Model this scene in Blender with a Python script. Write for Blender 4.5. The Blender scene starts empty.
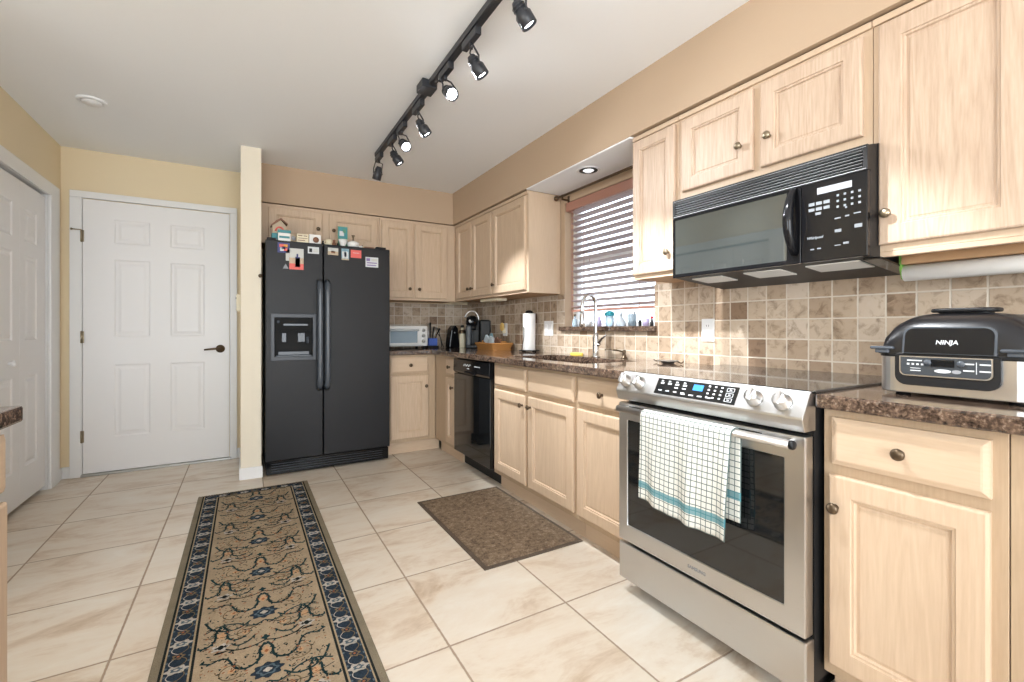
import bpy, bmesh, math, random
from mathutils import Matrix, Vector
random.seed(7)
SC = bpy.context.scene
COL = SC.collection
PI = math.pi

# ------------------------------------------------------------------ camera
F_PX = 455.8
YAW = math.atan2(267, 455.8)
cam_d = bpy.data.cameras.new('camera')
cam = bpy.data.objects.new('camera', cam_d); COL.objects.link(cam)
cam_d.sensor_width = 36.0; cam_d.sensor_fit = 'HORIZONTAL'
cam_d.lens = F_PX / 1024 * 36.0
cam_d.shift_y = -12 / 1024
cam_d.clip_start = 0.02
cam.location = (0, 0, 1.10)
cam.rotation_euler = (PI / 2, 0, -YAW)
SC.camera = cam

# ------------------------------------------------------------------ world, exposure
SC.view_settings.view_transform = 'Standard'
SC.view_settings.look = 'None'
SC.view_settings.gamma = 1.0
SC.view_settings.use_curve_mapping = False
SC.view_settings.exposure = 0.06
w = bpy.data.worlds.new('world'); SC.world = w; w.use_nodes = True
bg = w.node_tree.nodes['Background']
wt = w.node_tree                                              # hazy sky above, sunlit paving below the horizon
tc = wt.nodes.new('ShaderNodeTexCoord'); sx = wt.nodes.new('ShaderNodeSeparateXYZ'); cr = wt.nodes.new('ShaderNodeValToRGB')
mr = wt.nodes.new('ShaderNodeMath'); mr.operation = 'MULTIPLY_ADD'; mr.inputs[1].default_value = .5; mr.inputs[2].default_value = .5
wt.links.new(tc.outputs['Generated'], sx.inputs[0]); wt.links.new(sx.outputs[2], mr.inputs[0]); wt.links.new(mr.outputs[0], cr.inputs[0])
e_ = cr.color_ramp.elements; e_[0].position = .47; e_[0].color = (.42, .40, .37, 1); e_[1].position = .50; e_[1].color = (.84, .92, 1, 1)
wt.links.new(cr.outputs[0], bg.inputs[0]); bg.inputs[1].default_value = 3.2

def area(name, loc, rot, sx, sy, power, col):
    d = bpy.data.lights.new(name, 'AREA'); d.shape = 'RECTANGLE'; d.size = sx; d.size_y = sy
    d.energy = power; d.color = col
    o = bpy.data.objects.new(name, d); COL.objects.link(o); o.location = loc; o.rotation_euler = rot
    return o
# daylight through an unseen opening behind the camera; the left lamp is added fill
area('daylight_rear', (-0.3, -2.95, 1.35), (PI / 2 + .42, 0, 0), 3.4, 2.1, 172, (0.875, 0.945, 1.0))
area('fill_left', (-3.4, -1.2, 1.4), (0, -PI / 2, 0), 2.0, 2.6, 95, (0.875, 0.945, 1.0))
# ------------------------------------------------------------------ materials
def mat(name, col=(.8, .8, .8), rough=.5, metal=0.0, spec=.5, coat=0.0, emis=None, es=0, trans=0, alpha=1, ior=1.45):
    m = bpy.data.materials.new(name); m.use_nodes = True
    b = m.node_tree.nodes['Principled BSDF']
    b.inputs['Base Color'].default_value = (*col, 1)
    b.inputs['Roughness'].default_value = rough
    b.inputs['Metallic'].default_value = metal
    b.inputs['Specular IOR Level'].default_value = spec
    b.inputs['Coat Weight'].default_value = coat
    b.inputs['Coat Roughness'].default_value = .08
    b.inputs['Transmission Weight'].default_value = trans
    b.inputs['IOR'].default_value = ior
    if emis:
        b.inputs['Emission Color'].default_value = (*emis, 1); b.inputs['Emission Strength'].default_value = es
    return m

class NT:
    def __init__(s, m): s.t = m.node_tree; s.n = s.t.nodes; s.b = s.n['Principled BSDF']
    def new(s, typ, **kw):
        n = s.n.new(typ)
        for k, v in kw.items(): setattr(n, k, v)
        return n
    def link(s, a, b): s.t.links.new(a, b)
    def val(s, sock, v):
        if hasattr(v, 'is_linked') or isinstance(v, bpy.types.NodeSocket): s.link(v, sock)
        else: sock.default_value = v
    def math(s, op, a, b=None, c=None):
        n = s.new('ShaderNodeMath', operation=op)
        s.val(n.inputs[0], a)
        if b is not None: s.val(n.inputs[1], b)
        if c is not None: s.val(n.inputs[2], c)
        return n.outputs[0]
    def pos(s, scale=(1, 1, 1), src='Position'):
        if src == 'Position': o = s.new('ShaderNodeNewGeometry').outputs['Position']
        else: o = s.new('ShaderNodeTexCoord').outputs[src]
        m = s.new('ShaderNodeMapping'); m.inputs['Scale'].default_value = scale
        s.link(o, m.inputs['Vector']); return m.outputs[0]
    def noise(s, vec, scale=5, detail=3, rough=.5, dist=0):
        n = s.new('ShaderNodeTexNoise'); s.link(vec, n.inputs['Vector'])
        n.inputs['Scale'].default_value = scale; n.inputs['Detail'].default_value = detail
        n.inputs['Roughness'].default_value = rough; n.inputs['Distortion'].default_value = dist
        return n.outputs['Fac']
    def ramp(s, fac, stops, interp='LINEAR'):
        n = s.new('ShaderNodeValToRGB'); r = n.color_ramp; r.interpolation = interp
        while len(r.elements) < len(stops): r.elements.new(.5)
        for e, (p, c) in zip(r.elements, stops):
            e.position = p; e.color = (*c, 1) if len(c) == 3 else c
        s.link(fac, n.inputs[0]); return n.outputs[0]
    def mix(s, fac, a, b, mode='MIX'):
        n = s.new('ShaderNodeMix', data_type='RGBA', blend_type=mode)
        s.val(n.inputs[0], fac)
        for sock, v in ((n.inputs[6], a), (n.inputs[7], b)):
            if isinstance(v, tuple): sock.default_value = (*v, 1)
            else: s.link(v, sock)
        return n.outputs[2]
    def bump(s, h, strength=.3, dist=.01):
        n = s.new('ShaderNodeBump'); n.inputs['Strength'].default_value = strength
        n.inputs['Distance'].default_value = dist
        s.link(h, n.inputs['Height']); s.link(n.outputs[0], s.b.inputs['Normal'])

def wall_paint(name, col):
    m = mat(name, col, .75, spec=.3); t = NT(m)
    t.bump(t.noise(t.pos(), 130, 2), .12, .004); return m
def wood(name, a, b, horiz=False, strong=False):
    m = mat(name, a, .42, spec=.45); t = NT(m)
    oi = t.new('ShaderNodeObjectInfo').outputs['Random']
    p = t.pos((1, 1, 1))
    add = t.new('ShaderNodeVectorMath', operation='ADD'); t.link(p, add.inputs[0])
    cmb = t.new('ShaderNodeCombineXYZ'); t.link(t.math('MULTIPLY', oi, 7.0), cmb.inputs[0]); t.link(t.math('MULTIPLY', oi, 3.0), cmb.inputs[2])
    t.link(cmb.outputs[0], add.inputs[1])
    mp = t.new('ShaderNodeMapping'); mp.inputs['Scale'].default_value = (4, .35, 4) if horiz == 'y' else ((.35, 4, 4) if horiz == 'x' else (4, 4, .3))
    t.link(add.outputs[0], mp.inputs['Vector'])
    n1 = t.noise(mp.outputs[0], 3.0, 3, .5, .5)
    rings = t.math('FRACT', t.math('MULTIPLY', n1, 9.0))
    rings = t.math('ABSOLUTE', t.math('SUBTRACT', rings, .5))
    fine = t.noise(mp.outputs[0], 40, 3, .6)
    f = t.math('ADD', t.math('MULTIPLY', rings, .55 if strong else .25), t.math('MULTIPLY', fine, .7))
    c = t.ramp(f, [(.2, b), (.75, a)])
    t.link(c, t.b.inputs['Base Color'])
    t.bump(fine, .10 if strong else .05, .002)
    return m
def tiles(name, ax, org, pitch, grout, ramp_stops, grout_col, rough, vein=None, bump=.6, coat=0, edge=None):
    """tiles laid on a grid in world metres; ax = the two in-plane axes"""
    m = mat(name, (.7, .6, .5), rough, coat=coat); t = NT(m)
    g = t.new('ShaderNodeNewGeometry').outputs['Position']
    sp = t.new('ShaderNodeSeparateXYZ'); t.link(g, sp.inputs[0])
    fr, idn = [], []
    for k in range(2):
        u = t.math('DIVIDE', t.math('SUBTRACT', sp.outputs[ax[k]], org[k]), pitch[k])
        fr.append(t.math('MULTIPLY', t.math('SUBTRACT', .5, t.math('ABSOLUTE', t.math('SUBTRACT', t.math('FRACT', u), .5))), pitch[k]))
        idn.append(t.math('FLOOR', u))
    d = t.math('MINIMUM', fr[0], fr[1])                       # metres to the nearest joint centre
    n_e = t.noise(t.pos(), 60, 2)
    d = t.math('ADD', d, t.math('MULTIPLY', t.math('SUBTRACT', n_e, .5), grout * .5))
    mask = t.new('ShaderNodeMapRange'); t.link(d, mask.inputs[0])
    mask.inputs[1].default_value = grout * .4; mask.inputs[2].default_value = grout * .75
    cmb = t.new('ShaderNodeCombineXYZ'); t.link(idn[0], cmb.inputs[0]); t.link(idn[1], cmb.inputs[1])
    wn = t.new('ShaderNodeTexWhiteNoise', noise_dimensions='3D'); t.link(cmb.outputs[0], wn.inputs[0])
    # shift the stone pattern from tile to tile
    off = t.new('ShaderNodeVectorMath', operation='SCALE'); t.link(wn.outputs['Color'], off.inputs[0]); off.inputs['Scale'].default_value = 9
    add = t.new('ShaderNodeVectorMath', operation='ADD'); t.link(g, add.inputs[0]); t.link(off.outputs[0], add.inputs[1])
    mp = t.new('ShaderNodeMapping'); mp.inputs['Scale'].default_value = vein or (1, 1, 1); t.link(add.outputs[0], mp.inputs[0])
    return m, t, mp.outputs[0], wn.outputs['Value'], mask.outputs[0]

M = {}
M['ceiling'] = wall_paint('ceiling_paint', (.92, .935, .95))
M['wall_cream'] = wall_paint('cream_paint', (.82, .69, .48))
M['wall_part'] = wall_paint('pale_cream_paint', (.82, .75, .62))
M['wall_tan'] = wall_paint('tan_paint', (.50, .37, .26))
M['white'] = mat('white_trim_paint', (.82, .82, .82), .35)
M['door_white'] = mat('white_door_paint', (.84, .83, .83), .38)
M['wood'] = wood('pickled_maple', (.63, .48, .345), (.565, .42, .295))
M['wood_h'] = wood('pickled_maple_horizontal_y', (.63, .48, .345), (.565, .42, .295), 'y')
M['wood_hx'] = wood('pickled_maple_horizontal_x', (.63, .48, .345), (.565, .42, .295), 'x')
M['wood_panel'] = wood('pickled_oak', (.63, .48, .345), (.54, .395, .275), False, True)
M['wood_oak'] = wood('figured_oak', (.63, .485, .37), (.47, .335, .24), False, True)
M['wood_frame_shade'] = wood('maple_frame_part_shade', (.52, .385, .265), (.44, .32, .21))  # base cabinet bodies: darker finish, with some shade behind the doors in the colour
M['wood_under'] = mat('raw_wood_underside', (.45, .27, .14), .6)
M['bronze'] = mat('antique_bronze', (.12, .085, .055), .35, .8)
M['pewter'] = mat('aged_brass', (.30, .25, .18), .28, .9)
M['steel'] = mat('brushed_steel', (.60, .60, .60), .3, 1.0)
t = NT(M['steel']); n_ = t.noise(t.pos((60, 2, 400)), 3, 2); t.link(t.math('MULTIPLY_ADD', n_, .10, .25), t.b.inputs['Roughness'])
M['chrome'] = mat('chrome', (.72, .72, .72), .12, 1.0)
M['black'] = mat('gloss_black_plastic', (.006, .006, .007), .12, spec=.35)
M['matte_black'] = mat('matte_black_plastic', (.011, .011, .012), .45, spec=.35)
M['blackglass'] = mat('black_glass', (.008, .009, .01), .04, spec=.9)
M['mwglass'] = mat('grey_mirrored_glass', (.028, .036, .036), .03, spec=1.0, ior=2.1)
M['fridge'] = mat('textured_black_enamel', (.010, .010, .012), .38, spec=.36)
t = NT(M['fridge']); t.bump(t.noise(t.pos(), 420, 2), .35, .002)
M['fridge_handle'] = mat('grey_black_handle', (.07, .08, .095), .22)
M['granite'] = mat('brown_granite', (.1, .07, .05), .09, spec=.6, coat=.3)
t = NT(M['granite']); p = t.pos()
n1 = t.noise(p, 95, 4, .7); n2 = t.noise(p, 38, 4, .6, 1.0)
c1 = t.ramp(n1, [(.36, (.010, .007, .006)), (.48, (.055, .032, .022)), (.58, (.17, .11, .075)), (.70, (.40, .33, .27))])
c2 = t.ramp(n2, [(.40, (.018, .013, .011)), (.60, (.21, .14, .10))])
t.link(t.mix(.4, c1, c2), t.b.inputs['Base Color'])
# floor: large travertine tiles
m, t, vec, wn, mask = tiles('travertine_floor_tile', (0, 1), (.112, .965), (.5005, .508), .0065, None, None, .28, (1.0, 2.6, 1))
n1 = t.noise(vec, 1.7, 6, .66, 1.2); n2 = t.noise(vec, 9, 5, .7, .5)
c = t.ramp(t.math('ADD', t.math('MULTIPLY', n1, .75), t.math('MULTIPLY', n2, .25)), [(.31, (.50, .37, .25)), (.42, (.67, .55, .43)), (.50, (.76, .67, .56)), (.66, (.81, .75, .66))])
c = t.mix(t.math('MULTIPLY', wn, .12), c, (.62, .50, .38))
t.link(t.mix(mask, (.40, .30, .22), c), t.b.inputs['Base Color'])
t.link(t.math('SUBTRACT', .75, t.math('MULTIPLY', mask, .43)), t.b.inputs['Roughness'])
t.bump(t.math('ADD', mask, t.math('MULTIPLY', n2, .06)), .5, .0025); M['floor'] = m
# backsplash tiles
for nm, ax, org in (('splash_r', (1, 2), (.864, .965)), ('splash_b', (0, 2), (1.2, .965))):
    m, t, vec, wn, mask = tiles('tumbled_travertine_' + nm, ax, org, (.0915, .0895), .005, None, None, .5)
    n1 = t.noise(vec, 24, 5, .65, .6)
    c = t.ramp(wn, [(0, (.24, .155, .10)), (.07, (.36, .26, .18)), (.35, (.45, .345, .25)), (.7, (.53, .425, .325)), (1, (.57, .475, .385))])
    c = t.mix(.75, c, t.ramp(n1, [(.3, (.35, .28, .22)), (.5, (.95, .93, .9)), (.7, (1, 1, 1))]), 'MULTIPLY')
    t.link(t.mix(mask, (.62, .55, .46), c), t.b.inputs['Base Color'])
    t.bump(t.math('ADD', mask, t.math('MULTIPLY', n1, .15)), .45, .003); M[nm] = m
def simple(key, col, rough=.5, **k): M[key] = mat(key.replace('_', ' ') + ' finish', col, rough, **k); return M[key]
simple('track_black', (.03, .032, .038), .35)
simple('blind', (.40, .20, .15), .35)
simple('blind_slat_lit', (.46, .37, .39), .3)  # reddish wood greyed: pale window light on the slats put into the colour
simple('dispenser_grey', (.035, .04, .05), .35)
simple('cavity_black', (.003, .003, .003), .5, spec=.2)
simple('cooktop_glass', (.03, .03, .03), .05, spec=1.0, ior=2.0)
simple('louver_grey', (.26, .27, .28), .4)
simple('glass', (.95, .98, 1), .02, trans=1.0, ior=1.45)
simple('paper', (.85, .84, .82), .9)
simple('lens', (1, 1, 1), .3, emis=(.93, .96, 1), es=22)
simple('lens_soft', (1, 1, 1), .3, emis=(.93, .96, 1), es=.75)
simple('wicker', (.52, .24, .07), .45)
simple('blue', (.06, .12, .42), .4)
simple('yellow', (.80, .58, .10), .7)
simple('gold', (.75, .50, .16), .4)
simple('ivory', (.78, .70, .52), .5)
simple('toaster_white', (.75, .75, .73), .3)
simple('green', (.16, .36, .06), .5)
simple('display_blue', (.02, .1, .3), .3, emis=(.05, .35, .9), es=1.3)
simple('print_white', (.62, .64, .66), .5)
simple('print_mid', (.20, .215, .23), .5)
simple('print_grey', (.28, .29, .31), .5)
simple('filter', (.62, .60, .56), .6)
simple('alu', (.45, .45, .44), .35, metal=.9)

# ------------------------------------------------------------------ mesh helpers
class MB:
    def __init__(s): s.bm = bmesh.new()
    def _merge(s, tb, mi=0, smooth=False, mtx=None):
        if mtx is not None: bmesh.ops.transform(tb, matrix=mtx, verts=tb.verts)
        bmesh.ops.recalc_face_normals(tb, faces=tb.faces)
        for f in tb.faces: f.material_index = mi; f.smooth = smooth
        me = bpy.data.meshes.new('tmp'); tb.to_mesh(me); tb.free(); s.bm.from_mesh(me); bpy.data.meshes.remove(me)
        return s
    def box(s, x0, x1, y0, y1, z0, z1, bev=0, mi=0, seg=2, mtx=None, smooth=False):
        tb = bmesh.new()
        v = [tb.verts.new((x, y, z)) for x in (x0, x1) for y in (y0, y1) for z in (z0, z1)]
        for q in ((0, 1, 3, 2), (4, 6, 7, 5), (0, 4, 5, 1), (2, 3, 7, 6), (0, 2, 6, 4), (1, 5, 7, 3)): tb.faces.new([v[i] for i in q])
        if bev: bmesh.ops.bevel(tb, geom=list(tb.edges), offset=bev, segments=seg, affect='EDGES', profile=.5)
        return s._merge(tb, mi, smooth, mtx)
    def prism(s, pts, axis, a, b, bev=0, mi=0, mtx=None, smooth=False, seg=2):
        """polygon pts (2D) extruded along axis 'x','y','z' from a to b"""
        tb = bmesh.new()
        f = {'x': lambda p, t: (t, p[0], p[1]), 'y': lambda p, t: (p[0], t, p[1]), 'z': lambda p, t: (p[0], p[1], t)}[axis]
        A = [tb.verts.new(f(p, a)) for p in pts]; B = [tb.verts.new(f(p, b)) for p in pts]
        tb.faces.new(A); tb.faces.new(B[::-1])
        for i in range(len(pts)):
            j = (i + 1) % len(pts); tb.faces.new((A[i], B[i], B[j], A[j]))
        if bev:
            bmesh.ops.recalc_face_normals(tb, faces=tb.faces)
            es = [e for e in tb.edges if len(e.link_faces) == 2 and e.calc_face_angle(0) > .6]
            bmesh.ops.bevel(tb, geom=es, offset=bev, segments=seg, affect='EDGES', profile=.5)
        return s._merge(tb, mi, smooth, mtx)
    def lathe(s, prof, c=(0, 0, 0), d=(0, 0, 1), n=24, mi=0, smooth=True, cap=True):
        tb = bmesh.new(); rings = []
        for r, z in prof:
            if r < 1e-5: rings.append([tb.verts.new((0, 0, z))])
            else: rings.append([tb.verts.new((r * math.cos(2 * PI * i / n), r * math.sin(2 * PI * i / n), z)) for i in range(n)])
        for A, B in zip(rings, rings[1:]):
            for i in range(n):
                j = (i + 1) % n
                if len(A) == 1 and len(B) == 1: break
                if len(A) == 1: tb.faces.new((A[0], B[i], B[j]))
                elif len(B) == 1: tb.faces.new((A[i], B[0], A[j]))
                else: tb.faces.new((A[i], B[i], B[j], A[j]))
        if cap and len(rings[0]) > 1: tb.faces.new(rings[0])
        if cap and len(rings[-1]) > 1: tb.faces.new(rings[-1])
        q = Vector((0, 0, 1)).rotation_difference(Vector(d).normalized()).to_matrix().to_4x4()
        return s._merge(tb, mi, smooth, Matrix.Translation(c) @ q)
    def tube(s, pts, r, n=10, mi=0, close=False, smooth=True):
        tb = bmesh.new(); P = [Vector(p) for p in pts]; rings = []
        up = Vector((0, 0, 1)); prev = None
        for i, p in enumerate(P):
            if close: tg = P[(i + 1) % len(P)] - P[i - 1]
            else: tg = P[min(i + 1, len(P) - 1)] - P[max(i - 1, 0)]
            tg.normalize()
            if prev is None:
                a = up if abs(tg.dot(up)) < .9 else Vector((1, 0, 0)); nrm = tg.cross(a).normalized()
            else: nrm = (prev - tg * prev.dot(tg)).normalized()
            prev = nrm; b = tg.cross(nrm); rr = r[i] if isinstance(r, (list, tuple)) else r
            rings.append([tb.verts.new(p + (nrm * math.cos(2 * PI * k / n) + b * math.sin(2 * PI * k / n)) * rr) for k in range(n)])
        m = len(rings)
        for i in range(m if close else m - 1):
            A, B = rings[i], rings[(i + 1) % m]
            for k in range(n): tb.faces.new((A[k], A[(k + 1) % n], B[(k + 1) % n], B[k]))
        if not close: tb.faces.new(rings[0][::-1]); tb.faces.new(rings[-1])
        return s._merge(tb, mi, smooth)
    def rings(s, P, u0, u1, z0, z1, prof, mi=0, back=True):
        """nested rectangles: prof = [(inset, depth)...]; P(u,z,d) -> world point"""
        tb = bmesh.new(); R = []
        for ins, d in prof:
            R.append([tb.verts.new(P(a, b, d)) for a, b in ((u0 + ins, z0 + ins), (u1 - ins, z0 + ins), (u1 - ins, z1 - ins), (u0 + ins, z1 - ins))])
        for A, B in zip(R, R[1:]):
            for i in range(4): tb.faces.new((A[i], A[(i + 1) % 4], B[(i + 1) % 4], B[i]))
        tb.faces.new(R[-1])
        if back: tb.faces.new(R[0][::-1])
        return s._merge(tb, mi)
    def cells(s, xs, ys, skip, z0, z1, bev=0, mi=0, axis='z'):
        """slab made of grid cells with some left out; axis = thickness axis"""
        tb = bmesh.new(); V = {}
        f = {'z': lambda a, b, c: (a, b, c), 'x': lambda a, b, c: (c, a, b), 'y': lambda a, b, c: (a, c, b)}[axis]
        def v(i, j, k):
            if (i, j, k) not in V: V[(i, j, k)] = tb.verts.new(f(xs[i], ys[j], (z0, z1)[k]))
            return V[(i, j, k)]
        N, Mm = len(xs) - 1, len(ys) - 1
        on = lambda i, j: 0 <= i < N and 0 <= j < Mm and (i, j) not in skip
        for i in range(N):
            for j in range(Mm):
                if not on(i, j): continue
                for k in (0, 1): tb.faces.new([v(i, j, k), v(i + 1, j, k), v(i + 1, j + 1, k), v(i, j + 1, k)])
                if not on(i - 1, j): tb.faces.new([v(i, j, 0), v(i, j + 1, 0), v(i, j + 1, 1), v(i, j, 1)])
                if not on(i + 1, j): tb.faces.new([v(i + 1, j, 0), v(i + 1, j + 1, 0), v(i + 1, j + 1, 1), v(i + 1, j, 1)])
                if not on(i, j - 1): tb.faces.new([v(i, j, 0), v(i + 1, j, 0), v(i + 1, j, 1), v(i, j, 1)])
                if not on(i, j + 1): tb.faces.new([v(i, j + 1, 0), v(i + 1, j + 1, 0), v(i + 1, j + 1, 1), v(i, j + 1, 1)])
        bmesh.ops.recalc_face_normals(tb, faces=tb.faces)
        if bev:
            es = [e for e in tb.edges if len(e.link_faces) == 2 and e.calc_face_angle(0) > .6]
            bmesh.ops.bevel(tb, geom=es, offset=bev, segments=2, affect='EDGES', profile=.5)
        return s._merge(tb, mi)
    def poly(s, pts, mi=0, smooth=False):
        vs = [s.bm.verts.new(p) for p in pts]; f = s.bm.faces.new(vs); f.material_index = mi; f.smooth = smooth; return s
    def ribbon(s, pts, wd, z, mi):
        """flat raised line in the XY plane"""
        L, Rr = [], []
        for i, p in enumerate(pts):
            a = pts[max(i - 1, 0)]; b = pts[min(i + 1, len(pts) - 1)]
            dx, dy = b[0] - a[0], b[1] - a[1]; l = math.hypot(dx, dy) or 1
            nx, ny = -dy / l * wd / 2, dx / l * wd / 2
            L.append(s.bm.verts.new((p[0] + nx, p[1] + ny, z))); Rr.append(s.bm.verts.new((p[0] - nx, p[1] - ny, z)))
        for i in range(len(pts) - 1):
            f = s.bm.faces.new((L[i], Rr[i], Rr[i + 1], L[i + 1])); f.material_index = mi
            f.normal_update()
            if f.normal.z < 0: f.normal_flip()
        return s
    def text(s, body, size, mtx, mi=0, ext=.0006, bold=0.0, shear=0.0):
        c = bpy.data.curves.new('txt', 'FONT'); c.body = body; c.size = size; c.align_x = 'CENTER'; c.align_y = 'CENTER'
        c.extrude = ext; c.offset = bold; c.shear = shear
        o = bpy.data.objects.new('txt', c); COL.objects.link(o)
        dg = bpy.context.evaluated_depsgraph_get(); dg.update()
        me = bpy.data.meshes.new_from_object(o.evaluated_get(dg))
        tb = bmesh.new(); tb.from_mesh(me); s._merge(tb, mi, False, mtx)
        bpy.data.objects.remove(o); bpy.data.curves.remove(c); bpy.data.meshes.remove(me)
        return s

def wloc(o):
    v = Vector((0, 0, 0))
    while o is not None: v += o.location; o = o.parent
    return v
def fin(name, mb, mats, parent=None, kind=None):
    """link the builder's geometry as ONE object (geometry given in world coordinates)"""
    me = bpy.data.meshes.new(name); bm = mb.bm
    if parent is not None:
        off = wloc(parent); bmesh.ops.translate(bm, vec=-off, verts=bm.verts)
    bm.to_mesh(me); bm.free()
    if not isinstance(mats, (list, tuple)): mats = [mats]
    for m in mats: me.materials.append(M[m] if isinstance(m, str) else m)
    o = bpy.data.objects.new(name, me); COL.objects.link(o)
    if parent is not None: o.parent = parent
    if kind: o['kind'] = kind
    return o
def tag(o, label=None, cat=None, group=None, kind=None):
    for k, v in (('label', label), ('category', cat), ('group', group), ('kind', kind)):
        if v: o[k] = v
    return o
def thing(name, loc, label, cat, group=None):
    o = bpy.data.objects.new(name, None); COL.objects.link(o); o.location = loc; o.empty_display_size = .05
    return tag(o, label, cat, group)
def solo(name, mb, mats, base, label, cat, group=None):
    """a thing that is one mesh, origin at its base"""
    e = Vector(base); bmesh.ops.translate(mb.bm, vec=-e, verts=mb.bm.verts)
    o = fin(name, mb, mats); o.location = e; return tag(o, label, cat, group)
def struct(name, mb, mats): return fin(name, mb, mats, None, 'structure')
def copy_tree(o, parent=None):
    c = o.copy(); COL.objects.link(c)
    if parent is not None: c.parent = parent
    for ch in list(o.children): copy_tree(ch, c)
    return c

def FX(xf): return lambda u, z, d: (xf - d, u, z)      # surface facing -X
def FY(yf): return lambda u, z, d: (u, yf - d, z)      # surface facing -Y
def GX(xf): return lambda u, z, d: (xf + d, u, z)      # surface facing +X

T = .019
def door_prof(fw=.055): return [(0, 0), (0, T - .005), (.002, T - .002), (.006, T), (fw, T), (fw + .002, T - .0045), (fw + .008, T - .0045), (fw + .011, T - .012), (fw + .016, T - .012), (fw + .020, T - .010)]
def drawer_prof(): return [(0, 0), (0, T - .007), (.003, T - .006), (.012, T - .001), (.016, T), (.03, T)]

def knob(P, u, z, parent, m='bronze', dn=(-1, 0, 0), sc=1.0):
    b = MB(); c = P(u, z, T)
    b.lathe([(0, 0), (.008 * sc, 0), (.0055 * sc, .004), (.005 * sc, .012), (.012 * sc, .016), (.0155 * sc, .020), (.015 * sc, .024), (.010 * sc, .028), (0, .030)], c, dn, 20)
    return fin('knob', b, m, parent)
def cab_door(root, P, u0, u1, z0, z1, kn=None, dn=(-1, 0, 0), fw=.055, km='bronze', wm='wood_panel'):
    b = MB().rings(P, u0, u1, z0, z1, door_prof(fw))
    d = fin('door', b, wm, root)
    if kn: knob(P, kn[0], kn[1], d, km, dn)
    return d
def cab_drawer(root, P, u0, u1, z0, z1, kn=True, dn=(-1, 0, 0), km='bronze', wm='wood_h'):
    d = fin('drawer', MB().rings(P, u0, u1, z0, z1, drawer_prof()), wm, root)
    if kn: knob(P, (u0 + u1) / 2, (z0 + z1) / 2, d, km, dn)
    return d

# ================================================================== THE SETTING
W = 2.10
struct('floor', MB().box(-3.6, 2.25, -3.1, 4.7, -.06, 0), 'floor')
struct('ceiling', MB().box(-3.6, 2.25, -3.1, 4.7, 2.44, 2.52), 'ceiling')
struct('wall_back', MB().box(-1.30, 2.25, 4.55, 4.70, 0, 2.44), 'wall_cream')
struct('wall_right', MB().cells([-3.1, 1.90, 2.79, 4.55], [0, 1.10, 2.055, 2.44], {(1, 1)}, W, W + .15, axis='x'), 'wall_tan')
struct('wall_left', MB().cells([2.3, 2.66, 4.312, 4.55], [0, 2.03, 2.44], {(1, 0)}, -1.165, -1.30, axis='x'), 'wall_cream')
struct('trim_4', MB().box(-1.30, -1.166, 4.300, 4.313, 0, 2.03).box(-1.30, -1.166, 2.66, 2.673, 0, 2.03).box(-1.30, -1.166, 2.673, 4.300, 2.018, 2.031), 'white')
struct('wall_closet', MB().box(-1.95, -1.90, 2.4, 4.6, 0, 2.44).box(-1.95, -1.30, 4.55, 4.6, 0, 2.44), 'wall_cream')
struct('wall_return', MB().box(-3.6, -1.165, 2.25, 2.35, 0, 2.44), 'wall_cream')
struct('wall_dining', MB().cells([-3.1, -2.3, -.1, 2.3], [0, .6, 2.1, 2.44], {(1, 1)}, -3.5, -3.6, axis='x'), 'wall_cream')
struct('wall_rear', MB().cells([-3.6, -2.0, 1.4, 2.25], [0, .25, 2.2, 2.44], {(1, 0), (1, 1)}, -3.0, -3.1, axis='y'), 'wall_cream')
struct('wall_partition', MB().box(-.028, .105, 3.862, 4.55, 0, 2.44, .003), 'wall_part')
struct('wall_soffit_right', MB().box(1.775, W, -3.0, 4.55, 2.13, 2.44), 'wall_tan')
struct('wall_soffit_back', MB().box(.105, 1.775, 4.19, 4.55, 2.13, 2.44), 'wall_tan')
struct('trim_1', MB().box(1.78, W - .001, 1.785, 2.83, 2.122, 2.13), 'ceiling')     # white painted soffit underside over the window
struct('trim_2', MB().cells([-.6, 1.90, 2.79, 4.55], [.914, 1.085, 1.362], {(1, 1)}, W - .009, W, axis='x'), 'splash_r')
struct('trim_3', MB().box(1.0, W - .009, 4.541, 4.55, .914, 1.362), 'splash_b')
b = MB()
b.box(-.036, .113, 3.850, 3.862, 0, .085, .003).box(-.038, -.028, 3.862, 4.55, 0, .085, .003)
struct('baseboard_partition', b, 'white')
struct('baseboard_back', MB().box(-1.155, -1.11, 4.538, 4.55, 0, .085, .003).box(-.058, -.038, 4.538, 4.55, 0, .085, .003), 'white')
struct('baseboard_left', MB().box(-1.165, -1.153, 4.47, 4.55, 0, .085, .003), 'white')

# entry door in the back wall
d1 = bpy.data.objects.new('door_1', None); COL.objects.link(d1); d1.location = (-.57, 4.54, 0); d1['kind'] = 'structure'
b = MB()
b.box(-1.112, -1.047, 4.522, 4.55, 0, 2.075, .004).box(-.107, -.058, 4.522, 4.55, 0, 2.075, .004).box(-1.112, -.058, 4.522, 4.55, 2.075, 2.125, .004)
b.box(-1.055, -1.043, 4.53, 4.55, 0, 2.08).box(-.112, -.10, 4.53, 4.55, 0, 2.08)
fin('door_frame', b, 'white', d1)
b = MB(); L0, L1 = -1.039, -.115
b.box(L0, L1, 4.5345, 4.549, .022, 2.068, .001)
P = FY(4.5345)
SP = [(0, -.001), (0, .0), (.012, -.0075), (.026, -.0075), (.040, -.002), (.046, -.002)]
xs_ = [(-.860, -.642), (-.515, -.288)]
zs_ = [(1.75, 1.935), (1.04, 1.63), (.28, .83)]
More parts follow.
